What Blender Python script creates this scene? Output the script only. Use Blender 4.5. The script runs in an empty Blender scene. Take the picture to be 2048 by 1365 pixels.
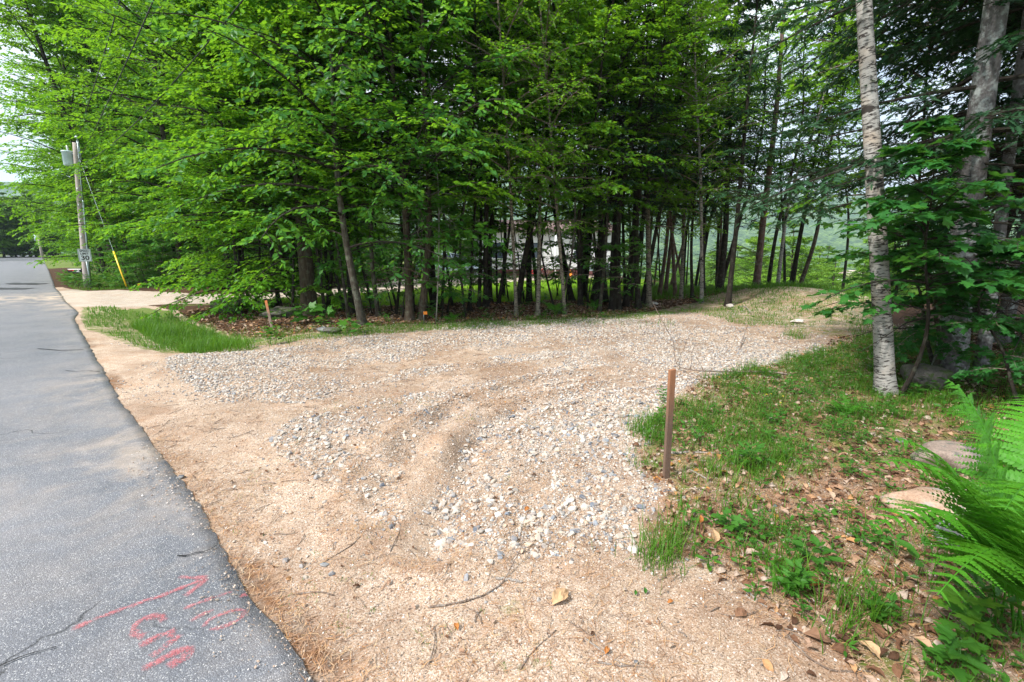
import bpy, math, random
import numpy as np
from mathutils import Vector, Matrix, Euler
R = math.radians
rng = np.random.default_rng(11)
random.seed(5)
sc = bpy.context.scene
COL = sc.collection
CAMH, PITCH, F = 1.67, R(11.3), 910.0

# ---------------------------------------------------------------- camera maths (used to author positions on the ground)
def ray(px, py):
    a = (np.asarray(px, float) - 1024) / F
    b = (682.5 - np.asarray(py, float)) / F
    cp, sp = math.cos(PITCH), math.sin(PITCH)
    return a, cp + b * sp, -sp + b * cp
def G(px, py, z=0.0):
    a, b, c = ray(px, py)
    t = (z - CAMH) / c
    return np.array([a * t, b * t])
def at_depth(px, py, Y):
    a, b, c = ray(px, py)
    t = Y / b
    return Vector((a * t, Y, CAMH + c * t))
def proj(x, y, z):
    cp, sp = math.cos(PITCH), math.sin(PITCH)
    dz = z - CAMH
    w = y * cp - dz * sp
    v = y * sp + dz * cp
    w = np.where(w < 0.05, 0.05, w)
    return 1024 + F * x / w, 682.5 - F * v / w
def inpoly(px, py, poly):
    px = np.asarray(px); py = np.asarray(py)
    ins = np.zeros(px.shape, bool)
    n = len(poly)
    for i in range(n):
        x0, y0 = poly[i]; x1, y1 = poly[(i + 1) % n]
        if y0 == y1: continue
        c = ((y0 > py) != (y1 > py)) & (px < (x1 - x0) * (py - y0) / (y1 - y0) + x0)
        ins ^= c
    return ins
# smooth value noise, vectorised
_perm = np.random.default_rng(3).random((256, 256))
def vnoise(x, y, s=1.0, seed=0):
    x = np.asarray(x, float) * s + seed * 17.3; y = np.asarray(y, float) * s + seed * 9.1
    xi = np.floor(x).astype(int); yi = np.floor(y).astype(int)
    fx = x - xi; fy = y - yi
    fx = fx * fx * (3 - 2 * fx); fy = fy * fy * (3 - 2 * fy)
    g = lambda i, j: _perm[(xi + i) % 256, (yi + j) % 256]
    return (g(0, 0) * (1 - fx) + g(1, 0) * fx) * (1 - fy) + (g(0, 1) * (1 - fx) + g(1, 1) * fx) * fy - 0.5
def fbm(x, y, s=1.0, seed=0, o=4):
    r = 0; a = 1.0
    for k in range(o):
        r = r + a * vnoise(x, y, s * 2 ** k, seed + k); a *= 0.5
    return r
def sstep(a, b, x):
    t = np.clip((np.asarray(x, float) - a) / (b - a), 0, 1)
    return t * t * (3 - 2 * t)
def segdist(x, y, a, b):
    ax, ay = a; bx, by = b
    dx, dy = bx - ax, by - ay
    t = np.clip(((x - ax) * dx + (y - ay) * dy) / (dx * dx + dy * dy), 0, 1)
    return np.hypot(x - ax - t * dx, y - ay - t * dy)

# ---------------------------------------------------------------- road frame and terrain height
VPX = 62.0
ra = math.atan2((VPX - 1024) / F, math.cos(PITCH) + (682.5 - 500) / F * math.sin(PITCH))
DR = np.array([math.sin(ra), math.cos(ra)])          # along the road, away
NR = np.array([DR[1], -DR[0]])                       # to the right of the road
EDGE_PX = [(640, 1365), (602, 1310), (553, 1240), (500, 1180), (468, 1120), (440, 1080), (385, 990), (345, 938), (318, 905), (296, 880), (240, 800), (200, 730), (164, 668), (149, 636), (157, 625), (131, 603), (122, 588), (110, 575), (106, 562), (97, 540), (90, 527), (86, 517)]
_e = [G(a, b, 0.02) for a, b in EDGE_PX]
EDGE_S = np.array([p @ DR for p in _e]); EDGE_O = np.array([p @ NR for p in _e])
o = np.argsort(EDGE_S); EDGE_S = EDGE_S[o]; EDGE_O = EDGE_O[o]
def road_edge(s):
    s = np.asarray(s, float)
    return np.interp(s, EDGE_S, EDGE_O) + 0.03 * fbm(s, s * 0, 1.3, 5) + 0.024 * fbm(s, s * 0, 9, 8, 4)
ROAD_W = 5.9
RUT1 = [(722, 1030), (770, 930), (830, 862), (930, 808), (1080, 762), (1220, 745)]
RUT2 = [(862, 1105), (885, 985), (935, 890), (1040, 822), (1160, 785), (1300, 765)]
def pathdist(x, y, pts):
    return np.min([segdist(x, y, G(*a), G(*b)) for a, b in zip(pts[:-1], pts[1:])], axis=0)
def to_so(x, y): return x * DR[0] + y * DR[1], x * NR[0] + y * NR[1]

def terrain(x, y, fine=True):
    x = np.asarray(x, float); y = np.asarray(y, float)
    r = np.hypot(x, y); az = np.degrees(np.arctan2(x, y))
    z = np.zeros(np.broadcast(x, y).shape)
    s, of = to_so(x, y)
    onroad = 1 - sstep(0.1, 0.9, of - np.interp(s, EDGE_S, EDGE_O))
    # ditch with tall grass
    z = z - 0.16 * np.exp(-(segdist(x, y, G(330, 640), G(430, 680)) / 0.9) ** 2)
    # mound
    z = z + 0.52 * np.exp(-(((x - 9.3) / 2.7) ** 2 + ((y - 14.6) / 2.3) ** 2) ** 1.15)
    z = z + 0.07 * np.exp(-(((x - 5.5) / 1.8) ** 2 + ((y - 9.2) / .5) ** 2))
    # forest floor undulation
    wood = sstep(10.5, 13, y) * (1 - onroad)
    z = z + wood * 0.16 * fbm(x, y, 0.35, 2)
    # banks on the right side, rising a little into the spruce wood
    z = z + 0.25 * sstep(3.2, 7.5, x) * (1 - sstep(7.5, 10.5, y)) * sstep(0.5, 2.5, y)
    # track ruts of the sandy drive
    if fine:
        near = (1 - sstep(9, 14, r)) * (1 - onroad)
        z = z + near * (0.022 * fbm(x, y, 1.6, 4) + 0.010 * fbm(x, y, 7, 6) + 0.004 * fbm(x, y, 25, 7, 2))
        for a, b in (((790, 1100), (835, 900)), ((835, 900), (900, 815)), ((905, 1080), (960, 880))):
            d = segdist(x, y, G(*a), G(*b))
            z = z - near * 0.035 * np.exp(-(d / 0.13) ** 2) + near * 0.02 * np.exp(-((d - .28) / 0.10) ** 2)
        for rp in (RUT1, RUT2):
            d = pathdist(x, y, rp); z = z - near * 0.04 * np.exp(-(d / 0.11) ** 2) + near * 0.024 * np.exp(-((d - .22) / 0.07) ** 2)
        for a, b in (((850, 920), (700, 1010)), ((700, 1010), (735, 960)), ((740, 960), (850, 850))):
            d = segdist(x, y, G(*a), G(*b)); z = z + near * 0.02 * np.exp(-(d / 0.08) ** 2)
    # valley
    D = np.interp(az, [-180, -60, -42, -34, -12, 2, 14, 22, 40, 70, 180], [260, 260, 260, 130, 70, 44, 30, 19.5, 17, 40, 140])
    dr = np.clip(r - D, 0, None)
    z = z - 34 * (1 - np.exp(-dr * 0.14 / 34)) * sstep(0, 6, dr)
    # road crest
    rd = np.exp(-(of / 30) ** 2)
    z = z + rd * (0.30 * sstep(70, 118, s))
    return z
def hill_z(x, y):
    r = np.hypot(x, y); az = np.degrees(np.arctan2(x, y))
    el = np.interp(az, [-180, -60, -46, -20, -4, 10, 24, 33, 45, 70, 180], [4, 4, 4.9, 8, 9.6, 8.6, 6.6, 5.2, 5.6, 6, 4])
    top = 2600 * np.tan(np.radians(el)) * (1 + 0.16 * fbm(az, az * 0, 0.12, 3))
    base = -33 + 8 * fbm(x, y, 0.004, 9)
    t = sstep(700, 2600, r)
    return base + (top - base) * t * (1 + 0.10 * fbm(x, y, 0.0022, 12)) - 200 * sstep(3000, 4600, r)

# ---------------------------------------------------------------- mesh buffers
class Buf:
    def __init__(s): s.v = []; s.f = []; s.r = []; s.n = 0; s.mi = []; s.cur = 0
    def add(s, verts, faces, rnd=None):
        verts = np.asarray(verts, float).reshape(-1, 3)
        for fa in (faces if isinstance(faces, list) else [faces]):
            s.f.append(np.asarray(fa, int) + s.n); s.mi.append(np.full(len(s.f[-1]), s.cur))
        s.v.append(verts)
        s.r.append(np.full(len(verts), 0.5) if rnd is None else np.broadcast_to(rnd, (len(verts),)))
        s.n += len(verts)
    def mesh(s, name, mat, smooth=True, attrs=None):
        me = bpy.data.meshes.new(name)
        V = np.concatenate(s.v) if s.v else np.zeros((0, 3))
        loops = np.concatenate([f.ravel() for f in s.f]); tot = np.concatenate([np.full(len(f), f.shape[1]) for f in s.f])
        st = np.concatenate([[0], np.cumsum(tot)[:-1]])
        me.vertices.add(len(V)); me.vertices.foreach_set("co", V.astype(np.float32).ravel())
        me.loops.add(len(loops)); me.loops.foreach_set("vertex_index", loops.astype(np.int32))
        me.polygons.add(len(tot)); me.polygons.foreach_set("loop_start", st.astype(np.int32))
        me.polygons.foreach_set("loop_total", tot.astype(np.int32))
        me.polygons.foreach_set("use_smooth", np.full(len(tot), smooth))
        if s.cur: me.polygons.foreach_set("material_index", np.concatenate(s.mi).astype(np.int32))
        a = me.attributes.new("rnd", 'FLOAT', 'POINT'); a.data.foreach_set("value", np.concatenate(s.r).astype(np.float32))
        if attrs:
            for k, arr in attrs.items():
                a = me.attributes.new(k, 'FLOAT', 'POINT'); a.data.foreach_set("value", arr.astype(np.float32))
        me.update(calc_edges=True)
        if mat: me.materials.append(mat)
        return me
def link(name, data, parent=None, loc=None):
    ob = bpy.data.objects.new(name, data); COL.objects.link(ob)
    if parent: ob.parent = parent
    if loc is not None: ob.location = loc
    return ob
def tag(ob, label=None, cat=None, group=None, kind=None):
    if label: ob["label"] = label
    if cat: ob["category"] = cat
    if group: ob["group"] = group
    if kind: ob["kind"] = kind
    return ob
def thing(name, label, cat, loc=(0, 0, 0), group=None, rot=(0, 0, 0)):
    ob = link(name, None, None, loc); ob.rotation_euler = rot; ob.empty_display_size = .1
    return tag(ob, label, cat, group)

def box(b, c, d, rz=0, rx=0, ry=0, bev=0.0, rnd=None):
    """box centred c, full size d, optional chamfer of vertical-ish edges"""
    x, y, z = [q / 2 for q in d]
    if bev > 0:
        pts = []
        for zz, ins in ((-z, bev), (-z + bev, 0), (z - bev, 0), (z, bev)):
            X, Y = x - ins, y - ins
            e = bev * .7
            pts += [(X - e, -Y, zz), (X, -Y + e, zz), (X, Y - e, zz), (X - e, Y, zz), (-X + e, Y, zz), (-X, Y - e, zz), (-X, -Y + e, zz), (-X + e, -Y, zz)]
        v = np.array(pts); f = []
        for k in range(3):
            for i in range(8): j = (i + 1) % 8; f.append((k * 8 + i, k * 8 + j, k * 8 + 8 + j, k * 8 + 8 + i))
        faces = [np.array(f), np.array([[7, 6, 5, 4, 3, 2, 1, 0]]), np.array([[24, 25, 26, 27, 28, 29, 30, 31]])]
    else:
        v = np.array([(-x, -y, -z), (x, -y, -z), (x, y, -z), (-x, y, -z), (-x, -y, z), (x, -y, z), (x, y, z), (-x, y, z)])
        faces = np.array([(0, 3, 2, 1), (4, 5, 6, 7), (0, 1, 5, 4), (1, 2, 6, 5), (2, 3, 7, 6), (3, 0, 4, 7)])
    M = np.array(Euler((rx, ry, rz)).to_matrix())
    b.add(v @ M.T + np.array(c), faces, rnd)
def tubes(b, P, Rad, ns=5, ref=None, cap=True, rnd=None):
    P = np.asarray(P, float); Rad = np.asarray(Rad, float)
    if P.ndim == 2: P = P[None]; Rad = Rad[None]
    T, K, _ = P.shape
    t = np.gradient(P, axis=1); t /= np.linalg.norm(t, axis=2, keepdims=True) + 1e-9
    if ref is None:
        m = np.abs(t[:, :, 2].mean(1)) > 0.8
        rf = np.where(m[:, None], np.array([[1., 0, 0]]), np.array([[0, 0, 1.]]))[:, None, :]
    else: rf = np.array(ref)[None, None, :]
    u = np.cross(t, np.broadcast_to(rf, t.shape)); u /= np.linalg.norm(u, axis=2, keepdims=True) + 1e-9
    w = np.cross(t, u)
    a = np.arange(ns) * 2 * math.pi / ns
    V = P[:, :, None, :] + Rad[:, :, None, None] * (np.cos(a)[None, None, :, None] * u[:, :, None, :] + np.sin(a)[None, None, :, None] * w[:, :, None, :])
    i = np.arange(ns); j = (i + 1) % ns
    base = (np.arange(T)[:, None, None] * K * ns + np.arange(K - 1)[None, :, None] * ns)
    q = np.stack([base + i, base + j, base + ns + j, base + ns + i], -1).reshape(-1, 4)
    faces = [q]
    if cap and ns >= 3:
        e = np.arange(T)[:, None] * K * ns
        faces.append(e + i[None, ::-1]); faces.append(e + (K - 1) * ns + i[None, :])
    r = None if rnd is None else np.repeat(np.broadcast_to(rnd, (T,)), K * ns)
    b.add(V.reshape(-1, 3), faces, r)
def cyl(b, p0, p1, r0, r1=None, ns=12, rnd=None):
    tubes(b, np.array([p0, p1]), np.array([r0, r0 if r1 is None else r1]), ns, rnd=None)

# leaf templates: x along the leaf, y across, z up (in leaf frame)
def sym(half, fold=0.06):
    n = len(half); v = [(x, y, fold * y / 0.3 * 0.5 - 0.08 * x * x) for x, y in half]
    v2 = [(x, -y, fold * y / 0.3 * 0.5 - 0.08 * x * x) for x, y in half[1:-1]]
    V = np.array(v + v2); A = list(range(n))[::-1]; B = [0] + list(range(n, 2 * n - 2)) + [n - 1]
    return V, [np.array([A]), np.array([B])]
def curl_leaf(seed, lob=.0):
    g = np.random.default_rng(seed); V = []; nx, ny = 7, 5
    for i in range(nx):
        u = i / (nx - 1); w = .30 * math.sin(math.pi * min(1, u * .92 + .06)) ** .8 * (1 + lob * math.sin(u * 19)) + .01
        for j in range(ny):
            v = (j / (ny - 1) - .5) * 2
            V.append((u + .04 * g.normal() * abs(v), w * v, .32 * v * v * w * 1.6 + .16 * math.sin(u * 3.1) - .12 * u + .03 * g.normal()))
    return np.array(V), [np.array([(i * ny + j, i * ny + j + 1, (i + 1) * ny + j + 1, (i + 1) * ny + j)]) for i in range(nx - 1) for j in range(ny - 1)]
TEMPL = {
    'curl': curl_leaf(3, .12), 'curl2': curl_leaf(8, .38),
    'far': (np.array([(0, 0, 0), (.45, .27, .05), (1, 0, -.08), (.45, -.27, .05)]), [np.array([[0, 2, 1], [0, 3, 2]])]),
    'beech': sym([(0, 0), (.12, .1), (.35, .24), (.62, .22), (.85, .1), (1, 0)]),
    'maple': sym([(0, 0), (-.08, .2), (.0, .42), (.14, .33), (.26, .36), (.5, .6), (.5, .42), (.58, .36), (.47, .2), (.68, .22), (.74, .14), (1, 0)]),
    'spray': sym([(0, 0), (.05, .05), (.22, .22), (.2, .06), (.42, .2), (.4, .06), (.62, .17), (.62, .05), (.82, .1), (1, 0)], 0.02),
    'lance': sym([(0, 0), (.2, .10), (.5, .14), (.8, .08), (1, 0)]),
}
def leaves(b, kind, O, D, N, S, rnd, curl=0.0):
    V, FF = TEMPL[kind]
    D = D / (np.linalg.norm(D, axis=1, keepdims=True) + 1e-9)
    Y = np.cross(N, D); Y /= np.linalg.norm(Y, axis=1, keepdims=True) + 1e-9
    Z = np.cross(D, Y)
    S = np.broadcast_to(S, (len(O),))[:, None, None]
    P = O[:, None, :] + S * (V[None, :, 0:1] * D[:, None, :] + V[None, :, 1:2] * Y[:, None, :] + V[None, :, 2:3] * Z[:, None, :])
    k = len(V); off = (np.arange(len(O)) * k)[:, None]
    faces = []
    for f in FF:
        for row in f: faces.append(off + row[None, :])
    b.add(P.reshape(-1, 3), faces, np.repeat(rnd, k))

# ---------------------------------------------------------------- materials
def newmat(name):
    m = bpy.data.materials.new(name); m.use_nodes = True
    nt = m.node_tree; nt.nodes.clear()
    out = nt.nodes.new('ShaderNodeOutputMaterial')
    return m, nt, out
class NT:
    def __init__(s, nt): s.nt = nt
    def n(s, t, ins=None, **kw):
        nd = s.nt.nodes.new(t)
        for k, v in kw.items(): setattr(nd, k, v)
        if ins:
            for k, v in ins.items():
                if hasattr(v, 'is_linked') or isinstance(v, bpy.types.NodeSocket): s.nt.links.new(v, nd.inputs[k])
                else: nd.inputs[k].default_value = v
        return nd
    def noise(s, scale, vec=None, detail=4, rough=.55, dist=0):
        i = {'Scale': scale, 'Detail': detail, 'Roughness': rough, 'Distortion': dist}
        if vec is not None: i['Vector'] = vec
        return s.n('ShaderNodeTexNoise', i).outputs['Fac']
    def vor(s, scale, vec=None, feat='F1', out='Distance'):
        i = {'Scale': scale}
        if vec is not None: i['Vector'] = vec
        return s.n('ShaderNodeTexVoronoi', i, feature=feat).outputs[out]
    def ramp(s, fac, stops, interp='LINEAR'):
        nd = s.nt.nodes.new('ShaderNodeValToRGB'); cr = nd.color_ramp; cr.interpolation = interp
        while len(cr.elements) < len(stops): cr.elements.new(0.5)
        for e, (p, c) in zip(cr.elements, stops):
            e.position = p; e.color = (c, c, c, 1) if isinstance(c, (int, float)) else tuple(c) + (1,)
        s.nt.links.new(fac, nd.inputs[0]); return nd.outputs[0]
    def mix(s, f, a, b, mode='MIX'):
        nd = s.nt.nodes.new('ShaderNodeMix'); nd.data_type = 'RGBA'; nd.blend_type = mode
        for idx, v in ((0, f), (6, a), (7, b)):
            if isinstance(v, bpy.types.NodeSocket): s.nt.links.new(v, nd.inputs[idx])
            elif idx == 0: nd.inputs[0].default_value = v
            else: nd.inputs[idx].default_value = tuple(v) + (1,) if len(v) == 3 else v
        return nd.outputs[2]
    def math(s, op, a, b=0.0, c=None, clamp=False):
        nd = s.nt.nodes.new('ShaderNodeMath'); nd.operation = op; nd.use_clamp = clamp
        for i, v in enumerate((a, b) if c is None else (a, b, c)):
            if isinstance(v, bpy.types.NodeSocket): s.nt.links.new(v, nd.inputs[i])
            else: nd.inputs[i].default_value = v
        return nd.outputs[0]
    def attr(s, name): return s.n('ShaderNodeAttribute', attribute_name=name).outputs['Fac']
    def bump(s, h, strength=.5, dist=.01): return s.n('ShaderNodeBump', {'Height': h, 'Strength': strength, 'Distance': dist}).outputs[0]
    def coord(s, which='Object'): return s.n('ShaderNodeTexCoord').outputs[which]
    def map(s, vec, scale=(1, 1, 1), rot=(0, 0, 0)): return s.n('ShaderNodeMapping', {'Vector': vec, 'Scale': scale, 'Rotation': rot}).outputs[0]
    def bsdf(s, out, col, rough=.8, normal=None, spec=.3, metal=0.0):
        i = {'Base Color': col if isinstance(col, bpy.types.NodeSocket) else tuple(col) + (1,), 'Roughness': rough, 'Specular IOR Level': spec, 'Metallic': metal}
        if normal is not None: i['Normal'] = normal
        p = s.n('ShaderNodeBsdfPrincipled', i); s.nt.links.new(p.outputs[0], out.inputs['Surface']); return p
def flat(name, col, rough=.6, spec=.4, metal=0, var=.15, scale=20):
    m, nt, out = newmat(name); t = NT(nt)
    n = t.noise(scale, t.coord(), 5)
    c = t.mix(n, tuple(x * (1 - var) for x in col), tuple(min(1, x * (1 + var)) for x in col))
    t.bsdf(out, c, rough, t.bump(n, .15, .005), spec, metal); return m
def leafmat(name, stops, trans=.35, tcol=(.22, .42, .03), rough=.45, spec=.28, objvar=.5):
    m, nt, out = newmat(name); t = NT(nt)
    oi = t.n('ShaderNodeObjectInfo').outputs['Random']
    r = t.attr('rnd')
    big = t.noise(.35, t.n('ShaderNodeNewGeometry').outputs['Position'], 2)
    f = t.math('ADD', t.math('MULTIPLY', r, 1 - objvar), t.math('MULTIPLY', oi, objvar * .6))
    f = t.math('ADD', f, t.math('MULTIPLY', t.math('SUBTRACT', big, .5), .7), clamp=True)
    c = t.ramp(f, stops)
    p = t.n('ShaderNodeBsdfPrincipled', {'Base Color': c, 'Roughness': rough, 'Specular IOR Level': spec})
    tc = t.mix(.55, c, tcol)
    tr = t.n('ShaderNodeBsdfTranslucent', {'Color': tc})
    mx = t.n('ShaderNodeMixShader', {0: trans, 1: p.outputs[0], 2: tr.outputs[0]})
    nt.links.new(mx.outputs[0], out.inputs['Surface']); return m
M = {}
M['leaf_beech'] = leafmat('beech_leaves', [(0, (.016, .08, .008)), (.3, (.046, .18, .012)), (.6, (.11, .30, .014)), (.85, (.22, .42, .016)), (1, (.44, .48, .02))], .5, (.34, .62, .02))
M['leaf_front'] = leafmat('front_leaves', [(0, (.015, .08, .018)), (.35, (.036, .165, .028)), (.7, (.085, .27, .028)), (1, (.27, .44, .02))], .48, (.30, .60, .03))
M['leaf_birch'] = leafmat('birch_leaves', [(0, (.035, .12, .01)), (.5, (.09, .26, .012)), (1, (.22, .40, .02))], .5, (.34, .6, .02))
M['leaf_maple'] = leafmat('maple_leaves', [(0, (.013, .07, .018)), (.5, (.028, .13, .024)), (.85, (.06, .21, .028)), (1, (.16, .34, .02))], .35, (.16, .42, .03))
M['needles'] = leafmat('conifer_needles', [(0, (.008, .036, .014)), (.5, (.018, .066, .022)), (1, (.045, .12, .03))], .15, (.06, .18, .02), .55, .3)
M['leaf_far'] = leafmat('valley_leaves', [(0, (.07, .17, .02)), (.5, (.16, .32, .03)), (1, (.32, .46, .04))], .4, (.3, .5, .04))
M['fern'] = leafmat('fern_green', [(0, (.04, .17, .012)), (.5, (.075, .28, .016)), (1, (.15, .42, .02))], .45, (.2, .5, .03), .5)
M['lawn'] = leafmat('sun_toned_lawn_blades', [(0, (.12, .28, .015)), (.5, (.22, .42, .02)), (1, (.40, .55, .05))], .4, (.35, .6, .04), .5)  # lighter yellow-green than grass: sunlight on the lawn put into the blade colour
M['grass'] = leafmat('grass_blades', [(0, (.04, .11, .012)), (.5, (.075, .19, .014)), (.9, (.13, .26, .02)), (1, (.34, .30, .1))], .4, (.2, .4, .03), .5)
M['weed'] = leafmat('weed_leaves', [(0, (.03, .11, .015)), (.6, (.06, .19, .02)), (1, (.2, .34, .03))], .35, (.2, .4, .03), .5)
M['moss'] = flat('moss', (.08, .12, .02), .95, .1, var=.5, scale=40)

def bark(name, c0, c1, c2=None, scale=6, stretch=.18, lich=.25):
    m, nt, out = newmat(name); t = NT(nt)
    v = t.map(t.coord(), (1, 1, stretch))
    n = t.noise(scale * 5, v, 8, .7, .6); big = t.noise(scale * .4, t.coord(), 4)
    ridge = t.vor(scale * 6, v)
    f = t.math('ADD', t.math('MULTIPLY', n, .7), t.math('MULTIPLY', ridge, .5))
    c = t.ramp(f, [(.25, c0), (.75, c1)])
    if c2: c = t.mix(t.ramp(t.noise(scale * 1.3, t.coord(), 6, .65), [(.5, 0), (.62, lich * 3 if lich < .34 else 1)]), c, c2)
    c = t.mix(t.math('MULTIPLY', big, .4), c, tuple(x * .5 for x in c0))
    t.bsdf(out, c, .9, t.bump(f, .9, .02), .15); return m
M['bark_dark'] = bark('dark_bark', (.012, .010, .008), (.048, .038, .03), (.08, .085, .06))
M['bark_grey'] = bark('grey_bark', (.024, .02, .015), (.085, .07, .054), (.16, .17, .13), 6, .25)
M['bark_maple'] = bark('ridged_bark', (.02, .015, .012), (.11, .08, .056), (.14, .14, .1), 7, .12)
M['bark_pine'] = bark('pine_bark', (.06, .035, .028), (.20, .125, .10), (.22, .2, .17), 5, .2)
M['bark_spruce'] = bark('spruce_bark', (.07, .062, .06), (.17, .16, .155), (.38, .41, .39), 6, .6, .33)
def birchmat(name, white, k=1.0):
    m, nt, out = newmat(name); t = NT(nt)
    co = t.coord()
    lent = t.noise(5, t.map(co, (2.2, 2.2, 9)), 6, .7, .4)
    fine = t.noise(12, t.map(co, (1, 1, 8)), 5, .7)
    patch = t.noise(2.2, t.map(co, (1, 1, 1.6)), 5, .7, .8)
    c = t.mix(t.ramp(fine, [(.3, 0), (.7, 1)]), tuple(x * .78 for x in white), white)
    c = t.mix(t.ramp(t.noise(3, co, 3), [(.5, 0), (.7, .5)]), c, (.42, .30, .2))
    mk = t.math('MAXIMUM', t.ramp(lent, [(.56 - .03 * k, 0), (.63 - .03 * k, 1)]), t.ramp(patch, [(.62 - .04 * k, 0), (.68 - .04 * k, 1)]))
    c = t.mix(mk, c, (.035, .028, .024))
    t.bsdf(out, c, .75, t.bump(t.math('SUBTRACT', fine, mk), .6, .006), .25); return m
M['birch'] = birchmat('birch_bark', (.37, .35, .32), 1.6)
M['birch_dull'] = birchmat('dull_birch_bark', (.26, .225, .17), 1.9)

# ground
def groundmat():
    m, nt, out = newmat('ground_soil'); t = NT(nt)
    co = t.coord()
    gr, li, ne, gv = t.attr('m_grass'), t.attr('m_litter'), t.attr('m_needle'), t.attr('m_gravel')
    n1 = t.noise(1.3, co, 6, .6); n2 = t.noise(9, co, 6, .65); n3 = t.noise(60, co, 4, .7); n4 = t.noise(220, co, 3, .7)
    sand = t.ramp(n2, [(.28, (.22, .14, .092)), (.5, (.42, .305, .21)), (.75, (.60, .47, .355))])
    sand = t.mix(t.ramp(n1, [(.45, 0), (.7, .45)]), sand, (.40, .27, .18))
    cell = t.n('ShaderNodeTexVoronoi', {'Scale': 210.0, 'Vector': co}, feature='F1')
    gcol = t.ramp(t.n('ShaderNodeSeparateColor', {0: cell.outputs['Color']}).outputs[0], [(0, (.04, .038, .035)), (.14, (.24, .16, .115)), (.5, (.46, .35, .26)), (.85, (.64, .55, .47)), (1, (.88, .84, .80))], 'LINEAR')
    sand = t.mix(.62, sand, gcol)
    # coarser grit
    cell2 = t.n('ShaderNodeTexVoronoi', {'Scale': 62.0, 'Vector': co}, feature='F1')
    g2 = t.ramp(t.n('ShaderNodeSeparateColor', {0: cell2.outputs['Color']}).outputs[1], [(0, (.12, .12, .125)), (.2, (.36, .31, .26)), (.6, (.60, .55, .49)), (1, (.85, .82, .78))])
    m2 = t.math('MULTIPLY', t.ramp(cell2.outputs['Distance'], [(.3, 1), (.5, 0)]), t.ramp(t.n('ShaderNodeSeparateColor', {0: cell2.outputs['Color']}).outputs[2], [(.45, 0), (.55, 1)]))
    m2 = t.math('MULTIPLY', m2, t.math('ADD', t.math('MULTIPLY', gv, .75), .22), clamp=True)
    sand = t.mix(m2, sand, g2)
    big = t.noise(.9, co, 5, .62, .5)
    sand = t.mix(1.0, sand, t.ramp(big, [(.36, (.62, .56, .52)), (.5, (.9, .88, .86)), (.64, (1.08, 1.06, 1.04))]), 'MULTIPLY')
    gy = t.math('MULTIPLY', t.attr('m_pale'), .75)
    sand = t.mix(gy, sand, t.ramp(n3, [(.3, (.30, .26, .215)), (.7, (.62, .56, .49))]))
    # orange needles tint on sand
    tint = t.math('MULTIPLY', t.ramp(t.noise(2.6, co, 7, .72), [(.47, 0), (.64, 1)]), t.math('ADD', ne, .30), clamp=True)
    sand = t.mix(t.math('MULTIPLY', tint, .8), sand, t.ramp(n3, [(.3, (.20, .085, .035)), (.7, (.46, .23, .10))]))
    vv = t.noise(30, t.map(co, (1, 1, 1)), 8, .8, 1.5)
    blot = t.ramp(t.noise(3.2, t.map(co, (1, 1, 1), (0, 0, .7)), 9, .78, .8), [(.42, 0), (.56, 1)])
    sand = t.mix(t.math('MULTIPLY', blot, t.math('ADD', t.math('MULTIPLY', gv, .35), .30)), sand, t.ramp(n3, [(.3, (.13, .085, .055)), (.6, (.36, .25, .17)), (.8, (.5, .40, .30))]))
    c3 = t.n('ShaderNodeTexVoronoi', {'Scale': 95.0, 'Vector': co}, feature='F1')
    dk = t.math('MULTIPLY', t.ramp(t.n('ShaderNodeSeparateColor', {0: c3.outputs['Color']}).outputs[0], [(.90, 0), (.92, 1)]), t.ramp(c3.outputs['Distance'], [(.25, 1), (.4, 0)]))
    sand = t.mix(t.math('MULTIPLY', dk, .8), sand, (.05, .045, .04))
    lit = t.ramp(vv, [(.3, (.018, .011, .007)), (.5, (.06, .032, .018)), (.66, (.13, .07, .04)), (.8, (.22, .15, .1))])
    edge = t.math('MULTIPLY', t.math('SUBTRACT', n2, .5), .9)
    c = t.mix(t.ramp(t.math('ADD', ne, edge), [(.42, 0), (.62, .9)]), sand, t.mix(t.ramp(t.noise(7, co, 6, .7), [(.45, 0), (.6, .8)]), t.ramp(vv, [(.3, (.04, .022, .014)), (.5, (.16, .075, .035)), (.7, (.34, .18, .085))]), t.ramp(vv, [(.3, (.06, .045, .035)), (.55, (.22, .17, .13)), (.7, (.42, .35, .29))])))
    c = t.mix(t.ramp(t.math('ADD', li, edge), [(.4, 0), (.6, 1)]), c, lit)
    gcolr = t.ramp(n3, [(.3, (.035, .075, .01)), (.55, (.09, .16, .015)), (.75, (.2, .25, .04))])
    gm = t.ramp(t.math('ADD', t.math('MULTIPLY', gr, .8), t.math('MULTIPLY', t.math('SUBTRACT', t.noise(5, co, 7, .75), .5), 1.4)), [(.35, 0), (.6, .85)])
    gm = t.math('MULTIPLY', gm, t.ramp(gr, [(0, 0), (.15, 1)]))
    c = t.mix(gm, c, gcolr)
    h = t.math('ADD', t.math('MULTIPLY', n3, .6), t.math('ADD', t.math('MULTIPLY', n4, .25), t.math('MULTIPLY', m2, .5)))
    t.bsdf(out, c, .95, t.bump(h, .8, .012), .12); return m
M['ground'] = groundmat()
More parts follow.
